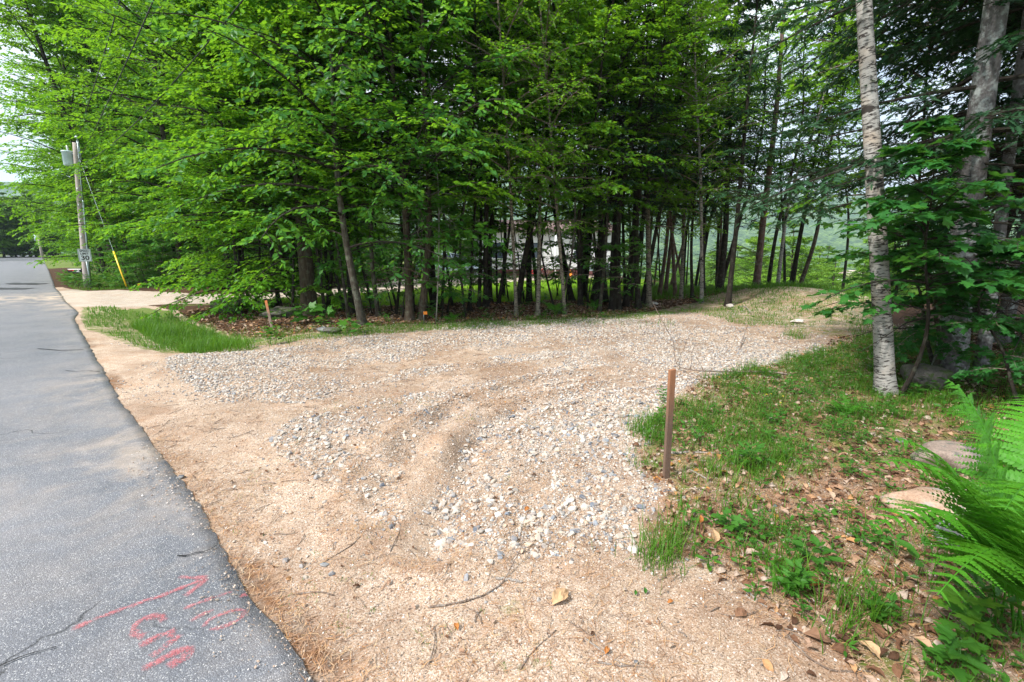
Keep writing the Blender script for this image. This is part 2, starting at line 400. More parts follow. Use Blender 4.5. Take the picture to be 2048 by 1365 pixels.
def asphalt():
    m, nt, out = newmat('asphalt'); t = NT(nt)
    co = t.coord()
    v1 = t.n('ShaderNodeTexVoronoi', {'Scale': 185.0, 'Vector': co}, feature='F1')
    sepr = t.n('ShaderNodeSeparateColor', {0: v1.outputs['Color']})
    agg = t.ramp(sepr.outputs[0], [(0, (.045, .048, .055)), (.4, (.085, .093, .112)), (.7, (.185, .197, .225)), (.88, (.37, .37, .375)), (1, (.66, .65, .63))])
    ag = t.mix(t.ramp(v1.outputs['Distance'], [(.35, 0), (.6, 1)]), agg, (.07, .075, .085))
    n1 = t.noise(.7, co, 5, .6); n2 = t.noise(6, co, 6, .7)
    c = t.mix(.32, ag, t.ramp(n2, [(.3, (.10, .107, .125)), (.7, (.215, .225, .25))]))
    c = t.mix(t.ramp(n1, [(.35, .0), (.7, .4)]), c, (.26, .25, .26))
    dust = t.attr('dust')
    dm = t.math('MULTIPLY', t.ramp(t.noise(1.8, co, 7, .7, .6), [(.42, 0), (.62, 1)]), dust, clamp=True)
    c = t.mix(dm, c, t.ramp(n2, [(.3, (.34, .26, .19)), (.7, (.58, .47, .37))]))
    # fine cracks
    ck = t.n('ShaderNodeTexVoronoi', {'Scale': .55, 'Vector': t.n('ShaderNodeVectorMath', {0: co, 1: t.n('ShaderNodeTexNoise', {'Scale': 1.6, 'Detail': 8.0, 'Vector': co}).outputs['Color']}, operation='ADD').outputs[0]}, feature='DISTANCE_TO_EDGE').outputs['Distance']
    cm = t.math('MULTIPLY', t.ramp(ck, [(0, 1), (.006, 0)]), t.ramp(t.noise(.5, co, 2), [(.52, 0), (.58, .8)]))
    c = t.mix(cm, c, (.03, .03, .03))
    h = t.math('SUBTRACT', t.math('MULTIPLY', v1.outputs['Distance'], -.6), t.math('MULTIPLY', cm, 1.5))
    t.bsdf(out, c, t.ramp(n2, [(.3, .62), (.7, .85)]), t.bump(h, .7, .006), .35); return m
M['asphalt'] = asphalt()
def stonemat(name, stops, rough=.8, sc=18):
    m, nt, out = newmat(name); t = NT(nt)
    co = t.coord(); n = t.noise(sc * 3, co, 6, .7)
    c = t.ramp(t.attr('rnd'), stops)
    c = t.mix(t.ramp(n, [(.3, .35), (.6, 0)]), c, (.16, .13, .11), 'MIX')
    c = t.mix(t.ramp(t.noise(sc, co, 5, .6), [(.42, 0), (.6, .55)]), c, (.42, .33, .25))
    t.bsdf(out, c, rough, t.bump(n, .4, .004), .3); return m
M['stone'] = stonemat('crushed_stone', [(0, (.07, .085, .11)), (.14, (.18, .21, .25)), (.28, (.28, .28, .27)), (.42, (.40, .36, .31)), (.62, (.46, .42, .37)), (.86, (.61, .58, .54)), (.93, (.50, .37, .27)), (1, (.36, .22, .14))])
M['grit'] = stonemat('sand_grit', [(0, (.06, .055, .05)), (.2, (.19, .14, .11)), (.45, (.38, .27, .20)), (.75, (.52, .42, .35)), (.93, (.66, .60, .55)), (1, (.85, .82, .8))])
def bouldermat(name, a, b, lich=None):
    m, nt, out = newmat(name); t = NT(nt); co = t.coord()
    n = t.noise(4, co, 8, .7); s = t.noise(60, co, 4, .8)
    c = t.mix(t.ramp(s, [(.4, 0), (.6, 1)]), t.ramp(n, [(.3, a), (.7, b)]), tuple(x * .55 for x in a))
    c = t.mix(.5, c, t.ramp(n, [(.3, a), (.7, b)]))
    if lich: c = t.mix(t.ramp(t.noise(7, co, 6, .7), [(.5, 0), (.58, .9)]), c, lich)
    t.bsdf(out, c, .9, t.bump(t.math('ADD', n, t.math('MULTIPLY', s, .2)), .8, .03), .2); return m
M['b_tan'] = bouldermat('tan_granite', (.28, .17, .11), (.60, .43, .32), (.30, .27, .24))
M['b_pink'] = bouldermat('pink_granite', (.20, .15, .12), (.46, .36, .30), (.12, .12, .10))
M['b_grey'] = bouldermat('grey_granite', (.07, .07, .075), (.24, .24, .25), (.3, .3, .29))
M['b_moss'] = bouldermat('mossy_rock', (.07, .065, .055), (.2, .18, .16), (.06, .10, .02))
M['b_white'] = bouldermat('pale_rock', (.4, .35, .3), (.75, .7, .64))
M['dead_needle'] = stonemat('dead_pine_needles', [(0, (.12, .05, .025)), (.4, (.32, .14, .055)), (.8, (.5, .26, .10)), (1, (.60, .42, .22))], .7)
M['dead_leaf'] = leafmat('dead_leaves', [(0, (.06, .03, .018)), (.35, (.16, .08, .045)), (.65, (.32, .19, .12)), (.85, (.42, .34, .28)), (1, (.42, .20, .06))], .12, (.4, .25, .1), .8, .15, 0.0)
M['pale_leaf'] = flat('pale_dry_leaf', (.42, .27, .15), .8, .2, var=.3, scale=60)
M['orange_leaf'] = flat('orange_dry_leaf', (.34, .13, .035), .8, .2, var=.35, scale=60)
M['twig'] = bark('twig_bark', (.09, .065, .05), (.30, .22, .17), (.42, .38, .34), 20, .3)
M['twig_pale'] = bark('pale_twig', (.2, .17, .15), (.48, .43, .38), None, 20, .3)
def woodmat(name, a, b, top=None):
    m, nt, out = newmat(name); t = NT(nt); co = t.coord()
    g = t.noise(40, t.map(co, (1, 1, .06)), 8, .75, 1.2); n = t.noise(6, co, 4)
    c = t.mix(g, a, b); c = t.mix(t.ramp(t.noise(90, t.map(co, (1, 1, .03)), 5, .8), [(.55, 0), (.7, .8)]), c, tuple(x * .35 for x in a))
    c = t.mix(t.math('MULTIPLY', n, .35), c, tuple(x * .6 for x in a))
    if top: c = t.mix(t.ramp(t.math('ADD', t.attr('rnd'), t.math('MULTIPLY', t.math('SUBTRACT', g, .5), .5)), [(.5, 0), (.95, .75)]), c, top)
    t.bsdf(out, c, .85, t.bump(g, .6, .004), .2); return m
M['stake'] = woodmat('weathered_stake', (.08, .048, .034), (.24, .16, .115), (.30, .13, .06))
M['stake2'] = woodmat('grey_stake', (.28, .2, .16), (.5, .38, .3), (.8, .22, .05))
M['pole'] = woodmat('utility_pole_wood', (.26, .215, .19), (.52, .46, .42), (.36, .2, .13))
M['plank'] = woodmat('brown_post', (.10, .06, .04), (.22, .14, .09))
M['galv'] = flat('galvanised', (.42, .5, .52), .45, .5, .5, .1)
M['sign_white'] = flat('sign_white', (.68, .74, .76), .4, .5, 0, .06)
M['black'] = flat('black_paint', (.012, .012, .014), .35, .5, 0, .2)
M['white'] = flat('white_plastic', (.75, .76, .75), .4, .5, 0, .05)
M['red'] = flat('red_plastic', (.6, .02, .015), .4, .5, 0, .1)
M['yellow'] = flat('yellow_guard', (.85, .55, .02), .4, .5, 0, .06)
M['trafo'] = flat('transformer_grey', (.45, .56, .60), .4, .5, 0, .08)
M['wire'] = flat('wire_rubber', (.03, .03, .03), .6, .3)
M['orange'] = flat('orange_plastic', (.75, .22, .02), .5, .4)
M['rubber'] = flat('rubber', (.02, .02, .02), .8, .2)
M['flower'] = flat('yellow_petals', (.8, .62, .02), .6, .2)
def paintmat():
    m, nt, out = newmat('red_road_paint'); t = NT(nt); co = t.coord()
    p = t.n('ShaderNodeBsdfPrincipled', {'Base Color': (.62, .09, .10, 1), 'Roughness': .7})
    tr = t.n('ShaderNodeBsdfTransparent')
    v = t.vor(120, co); f = t.math('ADD', t.math('MULTIPLY', t.noise(14, co, 6, .8), 1.1), t.math('MULTIPLY', v, .45))
    w = t.attr('rnd')
    a = t.math('MULTIPLY', t.ramp(f, [(.60, 0), (.88, .42)]), t.ramp(w, [(0, 0), (.5, 1)]))
    mx = t.n('ShaderNodeMixShader', {0: a, 1: tr.outputs[0], 2: p.outputs[0]})
    nt.links.new(mx.outputs[0], out.inputs['Surface']); return m
M['paint'] = paintmat()
def tz(x, y): return float(terrain(np.array([float(x)]), np.array([float(y)]))[0])
def GP(px, py, dz=0.0):
    """ground point below a picture position, on the real terrain"""
    z = 0.0
    for _ in range(6):
        p = G(px, py, z); z = tz(p[0], p[1])
    return Vector((p[0], p[1], z + dz))

# ================================================================ zones in picture space
DRIVE = [(95, 586), (150, 577), (250, 584), (400, 587), (640, 580), (760, 566), (860, 556), (960, 550), (1260, 546), (1260, 557), (960, 566), (870, 577), (760, 590), (640, 598), (450, 602), (330, 606), (240, 614), (150, 614)]
LAWN = [(330, 608), (640, 600), (870, 579), (960, 568), (1290, 557), (1300, 585), (1180, 602), (1060, 608), (900, 614), (700, 618), (560, 612), (420, 608)]
DITCH = [(228, 622), (285, 612), (330, 622), (400, 648), (470, 672), (520, 694), (480, 704), (380, 706), (325, 688), (275, 658)]
TREELINE = [(-50, 572), (130, 575), (250, 604), (320, 612), (400, 640), (480, 668), (560, 672), (640, 664), (760, 652), (900, 645), (1040, 640), (1200, 634), (1330, 615), (1450, 600), (1520, 588), (1560, 560), (1560, 480), (-50, 480)]
GRAVEL = [(318, 706), (480, 706), (600, 692), (760, 666), (1000, 645), (1200, 637), (1380, 634), (1500, 662), (1660, 690), (1650, 712), (1500, 738), (1400, 765), (1340, 800), (1300, 850), (1260, 900), (1290, 950), (1345, 990), (1275, 1112), (1195, 1088), (1130, 1120), (980, 1120), (900, 1090), (760, 1060), (560, 900), (430, 800), (350, 745)]
DENSE = [
    ([(960, 835), (1100, 800), (1250, 790), (1330, 800), (1290, 860), (1245, 890), (1285, 950), (1345, 985), (1278, 1112), (1200, 1088), (1150, 1010), (1050, 945), (965, 960), (935, 900)], 1.0),
    ([(950, 925), (1030, 955), (1065, 1050), (1040, 1125), (985, 1115), (870, 1060), (835, 1010), (900, 965)], .85),
    ([(690, 1005), (745, 1030), (780, 970), (850, 850), (810, 835), (740, 930)], .8),
    ([(322, 708), (560, 700), (640, 760), (640, 800), (540, 800), (420, 775), (340, 738)], .9),
    ([(560, 700), (760, 668), (1100, 645), (1380, 634), (1500, 664), (1660, 690), (1650, 712), (1500, 738), (1330, 790), (1100, 790), (900, 760), (640, 760)], .62),
    ([(950, 700), (1380, 690), (1500, 720), (1380, 770), (1250, 800), (1000, 800)], .85),
    ([(560, 830), (760, 800), (900, 810), (760, 860), (640, 900)], .45)]
TRACKS = [[(770, 1115), (828, 890), (870, 852), (940, 815), (985, 830), (930, 885), (862, 1000), (850, 1115)], [(600, 800), (900, 745), (1130, 715), (1130, 735), (900, 775), (640, 830)], [(690, 735), (1000, 695), (1200, 690), (1000, 712), (700, 755)]]
BANK = [(1345, 800), (1420, 755), (1560, 730), (1660, 705), (1760, 690), (1900, 700), (2100, 720), (2100, 1400), (1760, 1400), (1560, 1240), (1420, 1140), (1300, 1110), (1330, 990), (1280, 930), (1265, 885)]
MOUND = [(1340, 618), (1450, 600), (1530, 570), (1750, 570), (1800, 700), (1660, 690), (1500, 655), (1400, 630)]
RIGHTWOOD = [(1700, 500), (2200, 500), (2300, 860), (1950, 850), (1800, 800), (1740, 780), (1700, 700)]
def warp(x, y, px, py, amt=1.0):
    k = 910 / np.clip(np.hypot(x, y), 1, 60)
    return px + amt * k * .22 * fbm(x, y, 1.5, 21), py + amt * k * .06 * fbm(x, y, 1.5, 31)

def make_ground():
    a = np.concatenate([np.linspace(-57, 57, 560), np.linspace(57, 303, 126)[1:-1]])
    a = np.radians(a); r = 0.4 * 1.0133 ** np.arange(520)
    A, Rr = np.meshgrid(a, r)
    x = np.sin(A) * Rr; y = np.cos(A) * Rr
    z = terrain(x, y)
    V = np.stack([x, y, z], -1).reshape(-1, 3)
    na, nr = len(a), len(r)
    i = np.arange(na); j = (i + 1) % na
    k = (np.arange(nr - 1) * na)[:, None]
    q = np.stack([k + i, k + j, k + na + j, k + na + i], -1).reshape(-1, 4)[:, ::-1]
    b = Buf(); b.add(V, [q, np.array([list(range(na))])[:, ::-1]])
    xf, yf, zf = V.T
    px, py = proj(xf, yf, np.zeros(len(xf)))
    px, py = warp(xf, yf, px, py)
    front = (yf > .3)
    rr = np.hypot(xf, yf)
    _j = np.random.default_rng(2).uniform(-1, 1, (8, 2))
    kk = 910 / np.clip(rr, 1, 60)
    def inpoly(a_, b_, poly):
        return sum(globals()['inpoly'](px + kk * .13 * j0, py + kk * .13 * j1 * 1.67 / np.clip(rr, 1.2, 60), poly).astype(float) for j0, j1 in _j) / 8
    g = np.zeros(len(xf)); l = np.zeros(len(xf)); n = np.zeros(len(xf)); gv = np.zeros(len(xf))
    s_, of_ = to_so(xf, yf)
    wood = front * inpoly(px, py, TREELINE) * (rr < 60); dr = front * inpoly(px, py, DRIVE); lw = front * inpoly(px, py, LAWN)
    l = wood * (1 - dr) * (1 - lw); g = np.maximum(lw * 1.4, front * inpoly(px, py, DITCH) * 1.1)
    g = np.maximum(g, .62 * front * inpoly(px, py, [(155, 614), (240, 612), (400, 700), (330, 705), (230, 680), (170, 660)]))
    g = np.maximum(g, .7 * front * (1 - wood) * inpoly(px, py, [(a_, b_ + 14) for a_, b_ in TREELINE]) * (px > 400))
    bank = front * inpoly(px, py, BANK); g = np.maximum(g, bank * .62); n = bank * .56
    nb_ = bank * inpoly(px, py, [(1330, 1000), (1560, 960), (1800, 900), (2100, 900), (2100, 1400), (1560, 1240), (1300, 1110)]); n = np.maximum(n, nb_ * .62); g = g * (1 - nb_ * .45)
    rw = front * inpoly(px, py, RIGHTWOOD); l = np.maximum(l, rw * .8); g = g * (1 - rw * .5)
    mo = front * inpoly(px, py, MOUND); g = np.maximum(g * (1 - mo), .54 * mo); n = np.maximum(n, .40 * mo); l = l * (1 - mo)
    gv = front * inpoly(px, py, GRAVEL)
    e_ = of_ - road_edge(s_); n = np.maximum(n, .62 * np.exp(-((e_ - .05) / .16) ** 2) * np.clip(.6 + 1.4 * fbm(xf, yf, 1.2, 77), 0, 1) * (rr < 12))
    n = np.maximum(n, .5 * inpoly(px, py, [(570, 1240), (760, 1270), (900, 1365), (600, 1400)]) * front)
    mo_ = front * np.maximum(inpoly(px, py, [(900, 1100), (1010, 1130), (1130, 1365), (930, 1365), (960, 1220)]), inpoly(px, py, [(1000, 925), (1130, 1050), (1180, 1100), (1090, 1120), (1040, 1060), (1000, 1000)])); n = np.maximum(n, .42 * mo_); g = np.maximum(g, .42 * mo_)
    vg = front * inpoly(px, py, [(60, 520), (640, 520), (640, 578), (150, 577), (120, 572), (60, 530)]) * (of_ > 2.2); g = np.maximum(g, vg * .85); l = l * (1 - vg * .6)
    far = (rr > 22) & (zf < -.4); g[far] = 1.3; l[far] = 0
    far = (rr > 60); g[far] = 1.2
    bk = ~front; g[bk] = .6
    rt = (xf > 2.3 + .4 * fbm(xf, yf, 1, 3)) & (yf < 6); n[rt] = np.maximum(n[rt], .6); l[rt] = np.maximum(l[rt], .35); g[rt] = np.maximum(g[rt], .3)
    lf = (of_ - road_edge(s_) < -ROAD_W - .3) & (rr < 150); g[lf] = 1.0; l[lf] = 0
    nearm = (rr < 9) * front
    for rp in (RUT1, RUT2):
        d_ = pathdist(xf, yf, rp); n = np.maximum(n, nearm * .5 * np.exp(-((d_ - .2) / .07) ** 2) * np.clip(.7 + 1.2 * fbm(xf, yf, 2.2, 58), 0, 1))
    me = b.mesh('ground', M['ground'], True, {'m_pale': dr, 'm_grass': g, 'm_litter': l, 'm_needle': n, 'm_gravel': gv})
    tag(link('ground', me), kind='structure')
make_ground()

def make_hills():
    a = np.radians(np.linspace(-70, 70, 420)); r = 350 * 1.0235 ** np.arange(110)
    A, Rr = np.meshgrid(a, r); x = np.sin(A) * Rr; y = np.cos(A) * Rr
    z = hill_z(x, y) + 6 * vnoise(x, y, .03, 4) + 4 * vnoise(x, y, .09, 6)
    V = np.stack([x, y, z], -1).reshape(-1, 3); na, nr = len(a), len(r)
    i = np.arange(na - 1); k = (np.arange(nr - 1) * na)[:, None]
    q = np.stack([k + i, k + i + 1, k + na + i + 1, k + na + i], -1).reshape(-1, 4)[:, ::-1]
    b = Buf(); b.add(V, q)
    m, nt, out = newmat('wooded_hills'); t = NT(nt); co = t.coord()
    n = t.noise(.02, co, 8, .75); v = t.vor(.12, co)
    n2 = t.noise(.09, co, 5, .8)
    c = t.ramp(t.math('ADD', t.math('ADD', t.math('MULTIPLY', n, .6), t.math('MULTIPLY', n2, .55)), t.math('MULTIPLY', v, .2)), [(.5, (.004, .018, .014)), (.62, (.03, .075, .025)), (.8, (.15, .24, .06))])
    t.bsdf(out, c, .95, t.bump(v, 1, 6), .05)
    tag(link('hills', b.mesh('hills', m)), kind='structure')
make_hills()

def make_road():
    s = np.concatenate([np.arange(-14, 0, .1), np.arange(0, 14, .04), np.arange(14, 40, .15), np.arange(40, 200, 1.0)])
    e = road_edge(s) + np.where(s < 20, 0 * 0 * s, 0)
    cols = np.array([1, .985, .94, .85, .7, .5, .25, 0.0])
    rows = []; dust = []
    for k, c in enumerate(cols):
        of = e - (1 - c) * ROAD_W
        x = s * DR[0] + of * NR[0]; y = s * DR[1] + of * NR[1]
        z = terrain(x, y, False) + .022 + .03 * (1 - abs(c - .5) * 2) - (0.008 if k == 0 else 0)
        rows.append(np.stack([x, y, z], -1))
        d = [1.0, .95, .55, .25, .1, .05, 0, 0][k] * np.ones(len(s))
        d = d * (0.15 + .5 * np.exp(-((s - 4.6) / 1.3) ** 2) + .9 * np.exp(-((s - 21) / 3.5) ** 2) + .4 * np.exp(-((s - 7.5) / 1.) ** 2)) + .9 * np.exp(-((s - 23.5) / 1.8) ** 2)
        dust.append(d)
    sk = rows[0].copy(); sk[:, :2] += NR * .02; sk[:, 2] -= .07
    rows = [sk] + rows; dust = [dust[0]] + dust
    V = np.stack(rows, 1); n = len(cols) + 1
    i = np.arange(n - 1); k = (np.arange(len(s) - 1) * n)[:, None]
    q = np.stack([k + i, k + i + 1, k + n + i + 1, k + n + i], -1).reshape(-1, 4)
    b = Buf(); b.add(V.reshape(-1, 3), q)
    tag(link('road', b.mesh('road', M['asphalt'], True, {'dust': np.stack(dust, 1).ravel()})), kind='structure')
make_road()
# dark resurfaced strips across the road near the far drive
def road_pt(s, of): return np.array([s * DR[0] + of * NR[0], s * DR[1] + of * NR[1]])
def decal(name, pts_px, wid, mat, label=None, cat=None, kind=None, group=None, parent=None, zoff=.008, ends=True):
    P = np.array([G(a * .3418, 1000 + b * .3418, .04) for a, b in pts_px]) if len(pts_px[0]) == 2 else np.array([G(a, b, .04) for a, b, _ in pts_px])
    # resample
    d = np.concatenate([[0], np.cumsum(np.linalg.norm(np.diff(P, axis=0), axis=1))])
    n = max(4, int(d[-1] / .02)); u = np.linspace(0, d[-1], n)
    P = np.stack([np.interp(u, d, P[:, 0]), np.interp(u, d, P[:, 1])], -1)
    t = np.gradient(P, axis=0); t /= np.linalg.norm(t, axis=1, keepdims=True) + 1e-9
    nn = np.stack([t[:, 1], -t[:, 0]], -1)
    w = wid * (1 + .25 * rng.standard_normal(n))
    rows = []; 
    for k in (-1, -.5, 0, .5, 1):
        q = P + nn * (w * k)[:, None]
        s_, of = to_so(q[:, 0], q[:, 1]); c = 1 - (road_edge(s_) - of) / ROAD_W
        z = terrain(q[:, 0], q[:, 1], False) + .022 + .03 * (1 - abs(c - .5) * 2) + zoff
        rows.append(np.concatenate([q, z[:, None]], 1))
    V = np.stack(rows, 1); i = np.arange(4); k = (np.arange(n - 1) * 5)[:, None]
    q = np.stack([k + i, k + i + 1, k + 6 + i, k + 5 + i], -1).reshape(-1, 4)
    b = Buf(); b.add(V.reshape(-1, 3), q, np.tile([0, .4, .5, .4, 0], n) * (np.repeat(np.where((np.arange(n) == 0) | (np.arange(n) == n - 1), .3, 1), 5)))
    ob = link(name, b.mesh(name, mat), parent)
    return tag(ob, label, cat, group, kind)
def marking(name, label, strokes, wid):
    r = thing(name, label, 'road marking', tuple(G(strokes[0][0][0] * .3418, 1000 + strokes[0][0][1] * .3418, .03)) + (0.03,))
    for st in strokes:
        o = decal('stroke', st, wid, M['paint'], parent=r); o.location = -r.location
marking('painted_arrow', 'faded red spray-painted arrow on the asphalt with its long shaft', [[(415, 755), (560, 690), (720, 630), (860, 580), (940, 555), (1075, 500), (1205, 448)], [(1045, 442), (1130, 448), (1215, 440)], [(1215, 450), (1150, 500), (1080, 555)]], .017)
marking('painted_letters', 'red spray-painted letters on the asphalt below the arrow shaft', [[(965, 700), (935, 672), (850, 680), (795, 715), (775, 755), (800, 785), (850, 788)], [(808, 850), (910, 800), (1000, 760), (1000, 790), (1045, 792), (970, 845), (880, 912)], [(820, 988), (900, 950), (1000, 892), (1108, 855), (1090, 905), (1040, 955), (985, 935)]], .022)
marking('painted_squiggle', 'faint red painted loop and dashes beside the crumbling asphalt edge', [[(1070, 630), (1200, 578), (1360, 525)], [(1405, 548), (1450, 550)], [(1110, 705), (1170, 665), (1250, 632)], [(1190, 735), (1215, 695), (1300, 655), (1390, 630), (1440, 640), (1400, 690), (1320, 728), (1220, 750)]], .013)
def crack(pts, wid=.006):
    return decal('road_crack', [(a, b, 0) for a, b in pts], wid, M['rubber'], 'x', 'crack')
tag(crack([(352, 1108), (372, 1109), (392, 1102), (412, 1100), (432, 1088)], .0035), 'thin dark stick-like crack running to the asphalt edge above the painted arrow', 'crack')
tag(crack([(0, 1331), (28, 1318), (60, 1306), (92, 1298), (112, 1292)], .0028), 'dark crack in the asphalt nearest the camera, left of the red letters', 'crack')
tag(crack([(130, 740), (150, 742), (172, 740), (200, 742)], .005), 'curved crack across the asphalt shoulder halfway to the far drive', 'crack')
tag(crack([(75, 697), (120, 700), (168, 698)], .012), 'straight dark seam crossing the asphalt near the grassy ditch', 'crack')
def patchstrip(px0, px1, py, w, label):
    o = decal('road_patch', [(a, py + 1.2 * math.sin(a * .2), 0) for a in range(px0, px1, 6)], w, flat('tar_' + str(py), (.028, .028, .03), .7, .3, var=.5, scale=6), zoff=.012)
    tag(o, label, 'road patch')
patchstrip(20, 92, 568, .26, 'upper black tar patch across the road by the far drive')
patchstrip(-30, 62, 578, .2, 'lower black tar patch across the road by the far drive')

# ================================================================ trees
def ico(sub):
    import bmesh
    bm = bmesh.new(); bmesh.ops.create_icosphere(bm, subdivisions=sub, radius=1)
    V = np.array([v.co[:] for v in bm.verts]); Fc = np.array([[v.index for v in f.verts] for f in bm.faces]); bm.free()
    return V, Fc
PROTO = {}
def norm(v): return v / (np.linalg.norm(v, axis=-1, keepdims=True) + 1e-9)
def make_proto(name, seed, H, cb, cr, nb, tw, lv, leaf, ls, mat, r0=.12, rise=(20, 50), droop=.55, prof='round', wob=.25, limb='bark_dark', twl=.42, flatness=.35, dead=0, lean=0, low_thin=0, fine_twigs=False):
    g = np.random.default_rng(seed)
    K = 26
    zz = np.linspace(0, H, K)
    kn = np.linspace(0, H, 6); ax, ay = [np.interp(zz, kn, np.cumsum(g.standard_normal(6)) * wob * .42) for _ in (0, 1)]
    for _ in range(6): ax[1:-1] = (ax[:-2] + ax[1:-1] + ax[2:]) / 3; ay[1:-1] = (ay[:-2] + ay[1:-1] + ay[2:]) / 3
    ax -= ax[0]; ay -= ay[0]
    axis = lambda z: np.stack([np.interp(z, zz, ax), np.interp(z, zz, ay), z], -1)
    cro = Buf(); lim = cro; cro.cur = 1
    t = np.sort(g.random(nb)) if low_thin == 0 else np.sort(g.random(nb) ** (1 / (1 + low_thin)))
    hb = cb + t * (H * .985 - cb)
    if prof == 'round': pr = (.55 + .45 * np.sin(np.clip(t * 1.15 + .25, 0, 1.15) * math.pi / 1.3)) * (1 - .72 * t ** 2.2)
    elif prof == 'cone': pr = (1.0 - .88 * t)
    else: pr = (.75 + .35 * np.sin(t * 3)) * (1 - .6 * t ** 3)
    L = cr * pr * g.uniform(.65, 1.15, nb)
    az = np.arange(nb) * 2.39996 + g.uniform(-.4, .4, nb)
    pit = np.radians(g.uniform(rise[0], rise[1], nb)) * (.6 + .7 * t)
    nk = 8; u = np.linspace(0, 1, nk)
    P = np.zeros((nb, nk, 3)); P[:, 0] = axis(hb)
    for k in range(1, nk):
        pk = pit - droop * u[k] * (1.1 - .4 * t)
        azk = az + .35 * (u[k]) * np.sin(az * 7)
        d = np.stack([np.cos(pk) * np.cos(azk), np.cos(pk) * np.sin(azk), np.sin(pk)], -1)
        P[:, k] = P[:, k - 1] + d * (L / (nk - 1))[:, None]
    rb = (.006 + .0085 * L)[:, None] * (1 - .82 * u)[None]
    tubes(lim, P, rb, 5)
    if dead:
        nd = dead; zd = g.uniform(.5, cb + .8, nd); ad = g.random(nd) * 6.28; Ld = g.uniform(.3, cr * .8, nd)
        Q = np.zeros((nd, 6, 3)); Q[:, 0] = axis(zd)
        for k in range(1, 6):
            pk = g.uniform(-.35, .15, nd) - .05 * k; ad2 = ad + g.uniform(-.2, .2, nd)
            Q[:, k] = Q[:, k - 1] + np.stack([np.cos(pk) * np.cos(ad2), np.cos(pk) * np.sin(ad2), np.sin(pk)], -1) * (Ld / 5)[:, None]
        tubes(lim, Q, (.004 + .005 * Ld)[:, None] * (1 - .8 * np.linspace(0, 1, 6))[None], 4)
        S = np.repeat(Q[:, 1:5].reshape(-1, 3), 3, 0); dd = g.standard_normal(S.shape) * [1, 1, .5]; dd = norm(dd) * g.uniform(.1, .4, len(S))[:, None]
        T = np.stack([S, S + dd * .5, S + dd + [0, 0, -.03]], 1)
        tubes(lim, T, np.tile([[.003, .002, .001]], (len(T), 1)), 3)
    # twigs, lying in the branch plane
    uu = np.tile(np.linspace(.16, .99, tw), nb) + g.uniform(-.03, .03, nb * tw); uu = np.clip(uu, .05, .999)
    bi = np.repeat(np.arange(nb), tw)
    f = uu * (nk - 1); k0 = np.minimum(f.astype(int), nk - 2); fr = (f - k0)[:, None]
    o = P[bi, k0] * (1 - fr) + P[bi, k0 + 1] * fr; bd = norm(P[bi, k0 + 1] - P[bi, k0])
    side = np.where(np.arange(nb * tw) % 2 == 0, 1, -1)
    up = np.array([0, 0, 1.]); lat = norm(np.cross(bd, up)) * side[:, None]
    an = np.radians(g.uniform(35, 68, nb * tw))[:, None]
    td = norm(bd * np.cos(an) + lat * np.sin(an) + g.standard_normal((nb * tw, 3)) * [.12, .12, flatness * .5])
    tl = twl * L[bi] * (1.05 - .75 * uu) * g.uniform(.6, 1.2, nb * tw) + .12
    w = np.linspace(0, 1, 5)
    T = o[:, None] + td[:, None] * (w[None, :, None] * tl[:, None, None]) + np.array([0, 0, -1.])[None, None] * ((w ** 2)[None, :, None] * tl[:, None, None] * .18)
    tubes(lim, T, np.tile((.0045 * (1 - .7 * w))[None], (len(T), 1)), 3, cap=False)
    # leaves
    nl = len(T) * lv
    ti = np.repeat(np.arange(len(T)), lv); lu = np.tile(np.linspace(.12, 1, lv), len(T)) + g.uniform(-.03, .03, nl); lu = np.clip(lu, 0, 1)
    f = lu * 4; k0 = np.minimum(f.astype(int), 3); fr = (f - k0)[:, None]
    lo = T[ti, k0] * (1 - fr) + T[ti, k0 + 1] * fr; ld = norm(T[ti, k0 + 1] - T[ti, k0])
    sd = np.where(np.arange(nl) % 2 == 0, 1, -1)
    lat = norm(np.cross(ld, up)) * sd[:, None]
    an = np.radians(np.where(lu > .97, 5, g.uniform(35, 70, nl)))[:, None]
    dr = norm(ld * np.cos(an) + lat * np.sin(an) + g.standard_normal((nl, 3)) * [.15, .15, .2] + [0, 0, -.14])
    nrm = norm(np.array([0, 0, 1.]) + g.standard_normal((nl, 3)) * flatness)
    S = ls * g.uniform(.5, 1.2, nl)
    keep = g.random(nl) < .96
    # per-leaf tint, with small coherent patches on each branch
    rnd = np.clip(.42 + .20 * g.standard_normal(nl) + .16 * g.standard_normal(nb)[bi[ti]] + .07 * g.standard_normal(len(T))[ti], 0, 1)
    cro.cur = 0
    leaves(cro, leaf, (lo + g.standard_normal((nl, 3)) * .012)[keep], dr[keep], nrm[keep], S[keep], rnd[keep])
    cro.cur = 1; cm = cro.mesh(name + '_crown', M[mat], False); cm.materials.append(M[limb])
    PROTO[name] = dict(H=H, axis=axis, crown=cm, wob=(ax, ay, zz))
_trunks = {}
